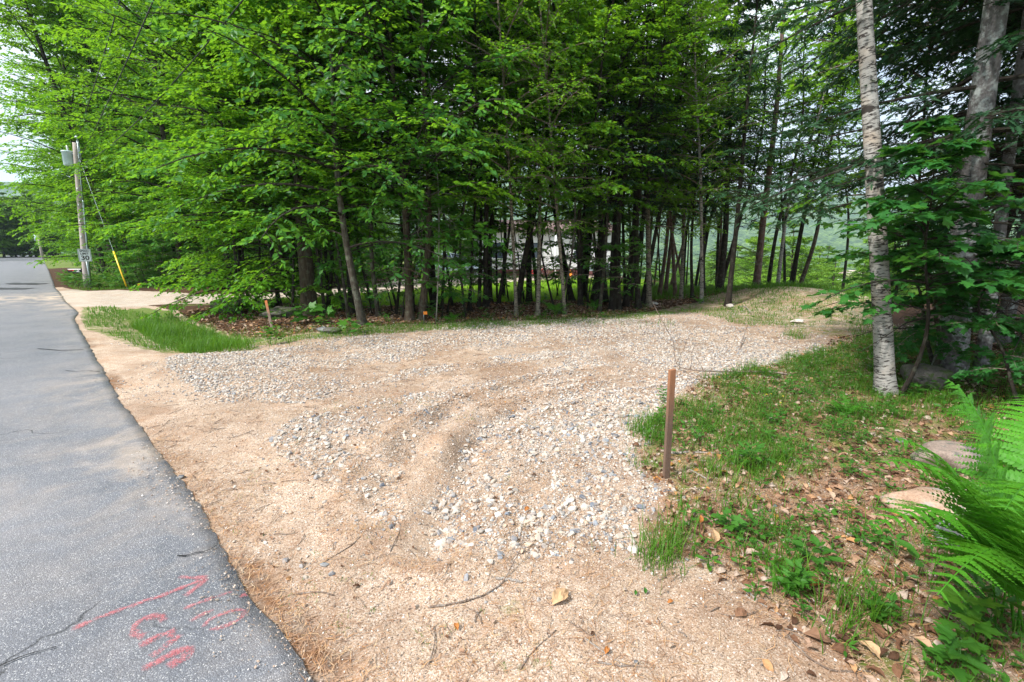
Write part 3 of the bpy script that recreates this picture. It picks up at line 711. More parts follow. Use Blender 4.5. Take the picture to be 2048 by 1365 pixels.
def trunk_mesh(pn, rad, bk, flare=.5, ns=12):
    key = (pn, round(rad, 3 if rad < .06 else 2), bk, flare)
    if key in _trunks: return _trunks[key]
    pr = PROTO[pn]; H = pr['H']
    z = np.concatenate([np.linspace(-.25, .6, 8), np.linspace(.9, H, 26)])
    P = pr['axis'](np.clip(z, 0, H)); P[:, 2] = z
    t = np.clip(z / H, 0, 1)
    r = rad * (1 - .88 * t ** .9) + rad * flare * np.exp(-np.clip(z, 0, None) / .16)
    b = Buf(); tubes(b, P, r, ns, ref=(1, 0, 0))
    me = b.mesh('trunk', M[bk])
    # slight irregularity
    co = np.empty(len(me.vertices) * 3, np.float32); me.vertices.foreach_get('co', co); co = co.reshape(-1, 3)
    rr = np.random.default_rng(int(rad * 1000)).random(3) * 9
    ang = np.arctan2(co[:, 1] - np.interp(co[:, 2], z, P[:, 1]), co[:, 0] - np.interp(co[:, 2], z, P[:, 0]))
    k = 1 + .10 * vnoise(ang * 2 + rr[0], co[:, 2] * .8 + rr[1], 1.3, 2) + .25 * np.exp(-np.clip(co[:, 2], 0, 9) / .2) * np.sin(ang * 5 + rr[2])
    cx = np.interp(co[:, 2], z, P[:, 0]); cy = np.interp(co[:, 2], z, P[:, 1])
    co[:, 0] = cx + (co[:, 0] - cx) * k; co[:, 1] = cy + (co[:, 1] - cy) * k
    me.vertices.foreach_set('co', co.ravel()); me.update()
    _trunks[key] = me; return me
def tree(pn, x, y, rad, bk, label, name='beech_tree', cat='tree', group=None, lean=0.0, leand=0.0, rz=None, sc_=1.0, z=None, flare=.5, crown=True):
    pr = PROTO[pn]
    zz = tz(x, y) if z is None else z
    r = thing(name, label, cat, (x, y, zz), group)
    rz = random.uniform(0, 6.28) if rz is None else rz
    # lean is a tilt to the right seen from the road side, leand away from it
    r.rotation_mode = 'QUATERNION'
    q = Euler((-leand, lean, 0)).to_quaternion() @ Euler((0, 0, rz)).to_quaternion()
    r.rotation_quaternion = q; r.scale = (sc_, sc_, sc_)
    link('trunk', trunk_mesh(pn, rad / sc_, bk, flare), r)
    if crown:
        link('crown', pr['crown'], r)
    return r

make_proto('beech_a', 1, 9.8, 1.9, 3.1, 58, 16, 18, 'beech', .115, 'leaf_beech')
make_proto('beech_b', 2, 10, 2.1, 2.8, 52, 15, 15, 'beech', .12, 'leaf_beech', prof='tall', flatness=.55)
make_proto('ash_a', 3, 9.8, 1.7, 3.2, 52, 15, 17, 'beech', .13, 'leaf_front', droop=.85, flatness=.75)
make_proto('low_a', 4, 9, .75, 3.0, 60, 16, 20, 'beech', .12, 'leaf_front', rise=(5, 30), droop=.5)
make_proto('low_b', 5, 8, .6, 2.6, 56, 16, 18, 'beech', .115, 'leaf_beech', rise=(5, 30), droop=.5)
make_proto('slim_a', 6, 9.5, 2.6, 1.9, 38, 12, 14, 'beech', .11, 'leaf_beech', wob=.4)
make_proto('slim_b', 7, 9, 2.9, 1.7, 34, 11, 12, 'maple', .10, 'leaf_birch', wob=.6, flatness=.7)
make_proto('birch_s', 8, 10.5, 2.2, 2.0, 46, 13, 15, 'far', .085, 'leaf_birch', wob=.6, flatness=.9, limb='twig')
make_proto('tall_a', 9, 19, 3.0, 4.0, 86, 16, 18, 'far', .17, 'leaf_beech')
make_proto('tall_b', 10, 17, .8, 3.8, 96, 16, 18, 'far', .16, 'leaf_beech', rise=(5, 45), prof='tall')
make_proto('tall_c', 12, 15, .6, 3.2, 86, 15, 17, 'far', .15, 'leaf_front', rise=(5, 40))
make_proto('hemlock_a', 13, 11, 2.0, 2.3, 90, 16, 12, 'spray', .15, 'needles', rise=(-5, 12), droop=.25, prof='cone', dead=20, twl=.34, flatness=.25)
make_proto('hemlock_b', 14, 10, 1.2, 2.0, 80, 15, 12, 'spray', .15, 'needles', rise=(-8, 10), droop=.2, prof='cone', dead=16, twl=.34, flatness=.3)
make_proto('spruce_big', 15, 13, 2.6, 2.9, 96, 20, 16, 'spray', .12, 'needles', rise=(-14, 6), droop=.25, prof='cone', dead=34, twl=.34, flatness=.5)
make_proto('sapling', 16, 3.2, .5, 1.0, 20, 8, 10, 'beech', .12, 'leaf_front', wob=.3, rise=(15, 40), limb='twig')
make_proto('maple_a', 17, 3.5, 1.2, 1.35, 26, 9, 8, 'maple', .13, 'leaf_maple', rise=(12, 45), droop=.7, wob=.5, limb='bark_dark')
make_proto('maple_b', 18, 3.4, .8, 1.15, 24, 9, 8, 'maple', .125, 'leaf_maple', rise=(12, 45), droop=.7, wob=.5, limb='twig')
make_proto('maple_hi', 19, 8, 2.0, 2.6, 40, 11, 11, 'maple', .10, 'leaf_beech', rise=(15, 50), droop=.6, wob=.5, limb='twig')
make_proto('bushy', 20, 12, 1.0, 4.6, 60, 14, 16, 'far', .3, 'leaf_far', rise=(10, 55))

make_proto('pine_s', 21, 14, 4.0, 2.0, 30, 9, 11, 'far', .11, 'leaf_birch', wob=.15)
make_proto('pole_a', 22, 10, 3.8, 1.6, 28, 10, 13, 'far', .11, 'leaf_beech', wob=.6, flatness=.6)
make_proto('pole_b', 23, 9.5, 3.2, 1.7, 28, 10, 12, 'beech', .11, 'leaf_birch', wob=.8)
make_proto('hemlock_s', 24, 10.5, 2.8, 1.9, 46, 13, 12, 'spray', .15, 'needles', rise=(-5, 12), droop=.25, prof='cone', dead=22, twl=.34, flatness=.25)
BK = {'d': 'bark_dark', 'g': 'bark_grey', 'm': 'bark_maple', 'p': 'bark_pine', 'b': 'birch', 'bd': 'birch_dull', 's': 'bark_spruce'}
FRONT = [  # px, py, width px, proto, bark, lean, label
    (475, 619, 9, 'low_b', 'g', .0, 'low-branched beech with a grey stem beside the mossy rocks in the wood', 'beech_tree'),
    (486, 616, 11, 'beech_b', 'd', .0, 'dark straight beech immediately right of the grey stem by the mossy rocks', 'beech_tree'),
    (498, 620, 7, 'low_b', 'd', .02, 'thin crooked beech behind the small orange-topped stake', 'beech_tree'),
    (511, 608, 6, 'slim_a', 'd', .0, 'thin dark sapling stem left of the small orange-topped stake', 'sapling'),
    (620, 630, 38, 'beech_a', 'm', .0, 'massive furrowed old maple trunk, the widest in the tree row', 'maple_tree'),
    (655, 622, 10, 'slim_a', 'd', -.02, 'slender dark tree hugging the right of the massive furrowed maple', 'beech_tree'),
    (697, 638, 8, 'slim_b', 'g', -.14, 'slim stem leaning left just before the smooth grey trunk', 'sapling'),
    (704, 626, 15, 'beech_b', 'd', .0, 'dark trunk directly behind the slim left-leaning stem', 'beech_tree'),
    (726, 650, 19, 'ash_a', 'g', -.03, 'smooth pale grey ash trunk standing at the very edge of the gravel', 'ash_tree'),
    (757, 634, 11, 'slim_a', 'g', -.03, 'thin grey trunk between the smooth ash and the pair of rough maples', 'beech_tree'),
    (792, 630, 7, 'slim_b', 'd', .0, 'dark pole-thin tree just left of the pair of rough maples', 'sapling'),
    (820, 641, 20, 'beech_a', 'm', -.02, 'left one of the pair of rough-barked brown maples', 'maple_tree'),
    (843, 640, 19, 'ash_a', 'm', .01, 'right one of the pair of rough-barked brown maples', 'maple_tree'),
    (869, 616, 16, 'beech_b', 'd', .02, 'near-black trunk just right of the pair of rough maples', 'beech_tree'),
    (931, 632, 6, 'slim_a', 'g', .03, 'wiry pale stem standing before the parked silver car', 'sapling'),
    (938, 622, 7, 'slim_b', 'd', .05, 'dark crooked stem right behind the wiry pale one near the silver car', 'sapling'),
    (958, 614, 9, 'beech_a', 'd', .0, 'dark forked-looking trunk at the left end of the white house', 'beech_tree'),
    (1033, 632, 9, 'birch_s', 'bd', .09, 'dull young birch leaning right in front of the white house wall', 'birch_tree'),
    (1058, 605, 15, 'beech_a', 'd', .03, 'stout dark trunk before the middle of the white house', 'beech_tree'),
    (1076, 632, 11, 'birch_s', 'bd', .10, 'knobbly birch with pale bands leaning right before the bicycle', 'birch_tree'),
    (1118, 628, 6, 'slim_b', 'g', .03, 'thin straight sapling between the two leaning birch clusters', 'sapling'),
    (1130, 630, 9, 'birch_s', 'bd', .07, 'short-barked birch rising from the fern patch', 'birch_tree'),
    (1163, 596, 15, 'beech_b', 'd', .02, 'thick dark trunk right of the fern patch, deep in shade', 'beech_tree'),
    (1199, 624, 9, 'slim_a', 'g', .11, 'grey stem leaning right beside the needle-covered clearing floor', 'beech_tree'),
    (1225, 620, 15, 'hemlock_s', 'd', .02, 'dark hemlock standing right beside the grey leaning stem', 'hemlock_tree'),
    (1258, 602, 13, 'hemlock_s', 'd', .09, 'dark slanting hemlock trunk left of the bright front birch', 'hemlock_tree'),
    (1298, 614, 14, 'birch_s', 'bd', .12, 'bright bulky birch leaning right at the edge of the gravel turning area', 'birch_tree'),
    (1362, 597, 9, 'birch_s', 'bd', .07, 'slimmer birch with a bare curved stem, left of the whitest birch', 'birch_tree'),
    (1385, 596, 8, 'slim_a', 'd', .04, 'dark stem between the slimmer birch and the whitest birch', 'beech_tree'),
    (1404, 599, 9, 'birch_s', 'b', .0, 'whitest narrow birch with a reddish scar on its stem', 'birch_tree'),
    (1438, 592, 16, 'hemlock_s', 'd', -.01, 'broad dark hemlock a little right of the whitest birch', 'hemlock_tree'),
    (1457, 595, 13, 'hemlock_s', 'd', .03, 'hemlock with lit brown bark at the foot of the grassy mound', 'hemlock_tree'),
    (1511, 590, 17, 'pine_s', 'p', .0, 'tall straight red-brown pine at the left shoulder of the mound', 'pine_tree'),
]
for i, (px, py, w, pn, bk, ln, lab, nm) in enumerate(FRONT):
    p = GP(px, py); rad = w * p.y / 928 / 2 * .84
    t_ = tree(pn, p.x, p.y, rad, BK[bk], lab, nm, nm.split('_')[-1] if nm == 'sapling' else 'tree', 'trees along the front of the wood', ln, 0, flare=.6 if w > 30 else .35, sc_=1.0)
BEHIND = [  # just behind the mound, silhouetted against the valley
    (1535, 583, 8, 'pole_a', 'd', .0, 'dark thin beech right of the tall pine on the mound', 'beech_tree'),
    (1554, 580, 8, 'pole_b', 'b', .10, 'thin white birch leaning right behind the mound', 'birch_tree'),
    (1570, 576, 6, 'pole_a', 'd', .0, 'left one of the trio of black poles behind the mound', 'sapling'),
    (1579, 576, 8, 'hemlock_s', 'd', .04, 'middle and thickest of the trio of black poles behind the mound', 'sapling'),
    (1586, 576, 5, 'slim_b', 'd', .05, 'thinnest of the trio of black poles behind the mound', 'sapling'),
    (1594, 576, 9, 'pole_a', 'm', .11, 'brown trunk leaning right at the crest of the mound', 'beech_tree'),
    (1684, 588, 6, 'pole_b', 'd', .04, 'lone thin dark tree on the right slope of the mound', 'sapling')]
for (px, py, w, pn, bk, ln, lab, nm) in BEHIND:
    Y = 17.2; v = at_depth(px, py + 4, Y)
    tree(pn, v.x, v.y, w * Y / 928 / 2, BK[bk], lab, nm, 'tree' if nm != 'sapling' else 'sapling', 'trees behind the mound', ln, 0, flare=.2, rz=1.0 * px)

# random woodland behind the rows
placed = []
def scatter(n, gen, protos, barks, rads, label, name, group, cat='tree', mind=1.0, leans=.06, scl=(.85, 1.15), avoid=None, base_z=None):
    k = 0; tries = 0
    while k < n and tries < n * 60:
        tries += 1
        x, y = gen()
        if any((x - a) ** 2 + (y - b) ** 2 < mind ** 2 for a, b in placed): continue
        if avoid and avoid(x, y): continue
        placed.append((x, y)); k += 1
        tree(random.choice(protos), x, y, random.uniform(*rads), random.choice(barks), label, name, cat, group, random.uniform(-leans, leans), random.uniform(-leans, leans), sc_=random.uniform(*scl), flare=.35)
def inpx(x, y, poly):
    a, b = proj(np.array([x]), np.array([y]), np.zeros(1)); return bool(inpoly(a, b, poly)[0])
def gpix(px0, px1, py0, py1):
    def f():
        # uniform in ground area
        while True:
            Y0, Y1 = G(1024, py1)[1], G(1024, py0)[1]
            Y = random.uniform(Y0, Y1); px = random.uniform(px0, px1)
            X = (px - 1024) / 928 * Y * 1.0
            return X, Y
    return f
clear = lambda x, y: inpx(x, y, DRIVE) or inpx(x, y, [(a, b) for a, b in LAWN])
scatter(16, gpix(520, 960, 606, 632), ['pole_a', 'pole_b', 'slim_b'], ['bark_dark', 'bark_grey'], (.022, .05), 'slim shaded stem among the dark trunks before the lawn', 'sapling', 'thin stems before the lawn', 'sapling', .45, avoid=lambda x, y: inpx(x, y, LAWN))
scatter(30, gpix(950, 1300, 592, 622), ['pole_a', 'pole_b'], ['bark_dark'], (.018, .10), 'dark stem in the dense stand before the white house', 'beech_tree', 'dense stems before the house', 'tree', .34, leans=.12)
scatter(22, gpix(1230, 1450, 572, 600), ['hemlock_s', 'pole_a', 'pole_b', 'pole_b'], ['bark_dark', 'bark_pine'], (.03, .085), 'dark slender trunk in the shady stand left of the mound', 'beech_tree', 'slender trunks left of the mound', 'tree', .5, leans=.1, avoid=lambda x, y: inpx(x, y, LAWN))
scatter(5, gpix(540, 620, 612, 632), ['low_b', 'low_a'], ['bark_dark'], (.03, .05), 'young beech with low layered boughs reaching towards the ditch', 'beech_tree', 'low-branched beeches by the ditch', 'tree', .8)
scatter(14, gpix(340, 640, 560, 580), ['tall_c', 'tall_b', 'low_a'], ['bark_dark', 'bark_grey'], (.06, .14), 'leafy tree with boughs to the ground beyond the side drive', 'beech_tree', 'trees beyond the side drive', 'tree', 1.7)
scatter(24, gpix(150, 700, 538, 560), ['tall_a', 'tall_b', 'tall_c'], ['bark_dark', 'bark_grey'], (.1, .2), 'tall tree in the deep wood beyond the side drive', 'beech_tree', 'deep wood beyond the side drive', 'tree', 2.2)
def along(s0, s1, o0, o1):
    def f():
        s = random.uniform(s0, s1); e = float(np.interp(s, EDGE_S, EDGE_O)); p = road_pt(s, e + random.uniform(o0, o1)); return p[0], p[1]
    return f
scatter(7, along(36, 62, 6.0, 8.5), ['tall_c', 'tall_b'], ['bark_grey'], (.08, .14), 'roadside tree overhanging the verge past the utility pole', 'beech_tree', 'roadside trees past the pole', 'tree', 3.0, scl=(.75, .95))
scatter(20, along(40, 135, 7.6, 14), ['tall_b', 'tall_a'], ['bark_grey', 'bark_dark'], (.1, .18), 'large tree of the receding wall on the right side of the road', 'beech_tree', 'receding right-hand tree wall', 'tree', 4.0, scl=(1.0, 1.25))
scatter(16, along(95, 190, -17, -9), ['tall_b', 'tall_a'], ['bark_grey'], (.1, .18), 'tree on the far left side of the road by the crest', 'beech_tree', 'trees left of the road crest', 'tree', 3.5, scl=(.75, .95))
scatter(26, along(120, 140, -9, 3), ['bushy'], ['bark_grey'], (.1, .18), 'distant tree closing the road beyond the crest', 'beech_tree', 'trees beyond the crest', 'tree', 1.6, scl=(.75, 1.25))
scatter(7, gpix(640, 950, 618, 640), ['sapling'], ['bark_dark'], (.012, .02), 'low leafy sapling between the front trunks left of the house', 'sapling', 'low saplings between the front trunks', 'sapling', .4, scl=(.8, 1.3))
scatter(13, gpix(940, 1260, 596, 622), ['sapling'], ['bark_dark'], (.012, .02), 'leafy understorey sapling among the dark stems before the house', 'sapling', 'understorey before the house', 'sapling', .4, scl=(.7, 1.1))
scatter(24, gpix(240, 470, 568, 579), ['sapling'], ['bark_dark'], (.015, .025), 'leafy bush at the foot of the trees beyond the side drive', 'bush', 'bushes beyond the side drive', 'bush', .6, scl=(.5, .9))
scatter(44, along(31, 75, 2.0, 4.4), ['sapling'], ['bark_dark'], (.015, .025), 'roadside bush between the verge and the tree wall', 'bush', 'roadside bushes', 'bush', .8, scl=(.5, 1.1))
scatter(14, gpix(480, 900, 566, 578), ['sapling'], ['bark_dark'], (.015, .025), 'bush at the edge of the deep wood behind the side drive', 'bush', 'bushes behind the lawn', 'bush', .9, scl=(.5, .9))
def back():
    return random.uniform(-22, -3), random.uniform(37, 56)
scatter(11, back, ['tall_a', 'tall_b', 'tall_c'], ['bark_dark'], (.1, .2), 'tree in the wood line behind the white house', 'beech_tree', 'wood line behind the house', 'tree', 3.0, scl=(.7, 1.0))
def vall():
    r = random.uniform(55, 160) ; a = R(random.uniform(16, 44)); return r * math.sin(a), r * math.cos(a)
scatter(70, vall, ['bushy'], ['bark_grey'], (.15, .2), 'bright green round tree down in the valley beyond the mound', 'valley_tree', 'valley trees beyond the mound', 'tree', 4.5, scl=(.5, .85))
def vall3():
    r = random.uniform(42, 110) ; a = R(random.uniform(26, 40)); return r * math.sin(a), r * math.cos(a)
scatter(26, vall3, ['bushy'], ['bark_grey'], (.15, .2), 'bright green round tree down in the valley beyond the mound', 'valley_tree', 'valley trees beyond the mound', 'tree', 3.5, scl=(.45, .75))
def vall2():
    r = random.uniform(60, 170) ; a = R(random.uniform(-25, 17)); return r * math.sin(a), r * math.cos(a)
scatter(30, vall2, ['bushy'], ['bark_grey'], (.15, .2), 'hazy green tree on the slope far behind the house', 'valley_tree', 'slope trees far behind the house', 'tree', 6, scl=(.7, 1.1))
# tall leaning dark tree rising above the utility pole
v = at_depth(245, 574, 25)
tree('tall_a', v.x, v.y, .17, 'bark_dark', 'very tall dark-stemmed tree leaning left above the utility pole', 'beech_tree', 'tree', None, -.16, 0, sc_=1.05)

# ---- right-hand group
def dpos(px, py): p = GP(px, py); return p
make_proto('birch_tall', 31, 11, 5.6, 2.4, 30, 10, 12, 'far', .08, 'leaf_birch', wob=.12, limb='twig')
def big_trunk(label, name, px, py, w, topx, bk, pn, extra=0, rzz=0):
    p = GP(px, py)
    dist = p.y
    # lean so the top crosses y=0 of the picture at topx
    a, b_, c = ray(topx, 0); tY = p.y / b_; xt = a * tY; zt = CAMH + c * tY
    ln = math.atan2(xt - p.x, zt - p.z)
    return tree(pn, p.x, p.y, w * dist / 915 / 2, bk, label, name, 'tree', None, ln, 0, rzz, flare=.12)
big_trunk('large white birch with black bark scars standing at the edge of the bank', 'birch_tree', 1772, 786, 36, 1742, 'birch', 'birch_tall', rzz=2)
big_trunk('thick grey spruce trunk with silvery lichen right of the white birch', 'spruce_tree', 1900, 748, 50, 2010, 'bark_spruce', 'spruce_big', rzz=1)
big_trunk('thinner lichen-flecked trunk behind the thick grey spruce', 'spruce_tree', 1962, 742, 24, 2075, 'bark_spruce', 'hemlock_a', rzz=4)
for k, (px, py, w, pn, lab) in enumerate([(2075, 735, 40, 'spruce_big', 'dark spruce at the far right edge of the wood'), (2000, 690, 26, 'spruce_big', 'shaded spruce deep behind the thick grey one'),
     (1925, 668, 18, 'hemlock_a', 'dark hemlock seen directly behind the thick grey spruce'), (1945, 660, 22, 'hemlock_b', 'black hemlock filling the gap right of the thick spruce'),
     (2180, 700, 30, 'spruce_big', 'spruce outside the right edge whose boughs hang into view'), (2090, 650, 22, 'hemlock_a', 'deep-shade hemlock low at the right edge')]):
    p = GP(px, py); tree(pn, p.x, p.y, w * p.y / 915 / 2, 'bark_spruce' if k < 2 else 'bark_dark', lab, 'spruce_tree' if 'spruce' in pn else 'hemlock_tree', 'tree', 'conifers of the right-hand wood', .03, 0, k * 1.3, sc_=1 if k < 2 else 1.1, flare=.2)
for k, (px, py, w, pn, ln, lab) in enumerate([
     (1800, 792, 9, 'maple_a', .02, 'dark-stemmed maple sapling touching the white birch'),
     (1862, 752, 11, 'maple_b', -.1, 'pale-stemmed maple sapling in front of the mossy boulder'),
     (1872, 742, 9, 'maple_a', -.16, 'second pale maple stem leaning left beside the mossy boulder'),
     (2045, 830, 8, 'maple_b', -.05, 'broad-leaved maple sapling between the fern and the spruces'),
     (2070, 790, 8, 'maple_b', -.12, 'maple sapling reaching in from the right above the fern'),
     (1905, 690, 8, 'maple_a', .0, 'shaded maple sapling behind the thick grey spruce'),
     (1765, 668, 7, 'maple_hi', -.03, 'sparse young maple standing behind the white birch towards the valley')]):
    p = GP(px, py); tree(pn, p.x, p.y, w * p.y / 915 / 2, sc_={1800: .78, 1812: .66, 1862: .58, 1872: .56, 2070: .5, 2045: .5, 1905: .6}.get(px, 1.0), bk='bark_grey' if 'pale' in lab else 'bark_dark', label=lab, name='maple_sapling', cat='sapling', group='maple saplings around the white birch', lean=ln, rz=2.1 * k, flare=.15)
# ================================================================ gravel, litter, grass (uncountable stuff)
def rock_templates(n, sub, planes, seed):
    V, Fc = ico(sub); g = np.random.default_rng(seed); out = []
    for _ in range(n):
        v = V * (1 + .10 * g.standard_normal((len(V), 1)))
        for k in range(planes):
            nn = norm(g.standard_normal(3)); d = g.uniform(.45, .8)
            h = v @ nn; v = v - np.where(h > d, h - d, 0)[:, None] * nn
        v *= np.array([1.15, .85, .6]) * g.uniform(.85, 1.15, 3)
        out.append(v)
    return out, Fc
def rotz_tilt(n, g, tilt=.5):
    a = g.random(n) * 6.283; tx = g.normal(0, tilt, n); ty = g.normal(0, tilt, n)
    ca, sa, cx, sx, cy, sy = np.cos(a), np.sin(a), np.cos(tx), np.sin(tx), np.cos(ty), np.sin(ty)
    Rz = np.zeros((n, 3, 3)); Rz[:, 0, 0] = ca; Rz[:, 0, 1] = -sa; Rz[:, 1, 0] = sa; Rz[:, 1, 1] = ca; Rz[:, 2, 2] = 1
    Rx = np.zeros((n, 3, 3)); Rx[:, 0, 0] = 1; Rx[:, 1, 1] = cx; Rx[:, 1, 2] = -sx; Rx[:, 2, 1] = sx; Rx[:, 2, 2] = cx
    Ry = np.zeros((n, 3, 3)); Ry[:, 1, 1] = 1; Ry[:, 0, 0] = cy; Ry[:, 0, 2] = sy; Ry[:, 2, 0] = -sy; Ry[:, 2, 2] = cy
    return Rx @ Ry @ Rz
def scatter_rocks(buf, x, y, size, rnd, tem, Fc, sink=.25):
    s_, of_ = to_so(x, y); z = terrain(x, y) + .03 * (of_ < road_edge(s_))
    n = len(x); which = rng.integers(0, len(tem), n); Rm = rotz_tilt(n, rng, .35)
    for k, v in enumerate(tem):
        m = which == k
        if not m.any(): continue
        P = np.einsum('nij,vj->nvi', Rm[m], v) * (size[m] * .5)[:, None, None]
        P += np.stack([x[m], y[m], z[m] + size[m] * .5 * (.42 - sink)], -1)[:, None, :]
        off = (np.arange(m.sum()) * len(v))[:, None, None]
        buf.add(P.reshape(-1, 3), (Fc[None] + off).reshape(-1, 3), np.repeat(rnd[m], len(v)))
def region_pts(n, x0, x1, y0, y1, seed=None):
    x = rng.uniform(x0, x1, n); y = rng.uniform(y0, y1, n); return x, y
def side_of_road(x, y, m=.03):
    s, of = to_so(x, y); return of > road_edge(s) + m
def stone_density(x, y):
    px, py = proj(x, y, np.zeros_like(x)); qx, qy = warp(x, y, px, py, .8)
    d = np.full_like(x, .07); d[inpoly(qx, qy, GRAVEL)] = .72; jx, jy = px + rng.normal(0, 45, len(x)), py + rng.normal(0, 16, len(x)); d = np.where(inpoly(jx, jy, GRAVEL), np.maximum(d, .3), d)
    for poly, v in DENSE: d = np.where(inpoly(qx, qy, poly), np.maximum(d, v), d)
    for poly in TRACKS: d = np.where(inpoly(qx, qy, poly), d * .12, d)
    cl = fbm(x, y, 1.1, 14)
    d = d * np.clip(.9 + 1.4 * cl + .9 * fbm(x, y, 4.5, 17), .06, 1.4)
    for poly in (DENSE[0][0], DENSE[1][0], DENSE[3][0]): d = np.where(inpoly(qx, qy, poly), np.maximum(d, .62), d)
    return np.clip(d, 0, 1.2)
def make_gravel():
    b = Buf()
    tA, FA = rock_templates(14, 2, 7, 5); tB, FB = rock_templates(14, 1, 4, 6)
    # near, y < 4.6 m
    def batch(n, y0, y1, x0, x1, smin, smax, tem, Fc, powr, base=0.0):
        x, y = region_pts(n, x0, x1, y0, y1)
        d = np.maximum(stone_density(x, y), base)
        k = (rng.random(n) < d) & side_of_road(x, y)
        x, y, d = x[k], y[k], d[k]
        sz = 1.0 * smin + (smax - smin) * rng.random(len(x)) ** powr * (.5 + .5 * np.clip(d, 0, 1))
        scatter_rocks(b, x, y, sz, rng.random(len(x)), tem, Fc, .2)
    batch(6500, 1.9, 4.8, -2.2, 1.9, .016, .062, tA, FA, 2.4)
    batch(46000, 1.9, 4.8, -2.2, 1.9, .006, .024, tB, FB, 1.5)
    batch(95000, 4.8, 8.0, -5.5, 5.5, .011, .05, tB, FB, 2.4)
    batch(90000, 8.0, 12.5, -7.5, 9.0, .015, .055, tB, FB, 1.7)
    me = b.mesh('gravel', M['stone'], False)
    tag(link('gravel', me), kind='stuff', label='crushed pale and blue-grey stone spread over the sandy drive', cat='gravel')
    b = Buf()
    n = 70000; x, y = region_pts(n, -3.6, 2.6, 1.2, 6.5)
    px, py = proj(x, y, 0 * x)
    s_, of_ = to_so(x, y)
    k = (of_ > road_edge(s_) - np.abs(rng.normal(0, .10, n)) * np.clip(1 + 3 * fbm(x, y, .8, 46), 0, 3)) & (fbm(x, y, 2.2, 44) > -.25); x, y = x[k], y[k]
    scatter_rocks(b, x, y, .004 + .011 * rng.random(len(x)) ** 2.5, rng.random(len(x)), tB, FB, .1)
    tag(link('sand_grit', b.mesh('sand_grit', M['grit'], False)), kind='stuff', label='fine brown and tan grit over the sand', cat='grit')
make_gravel()

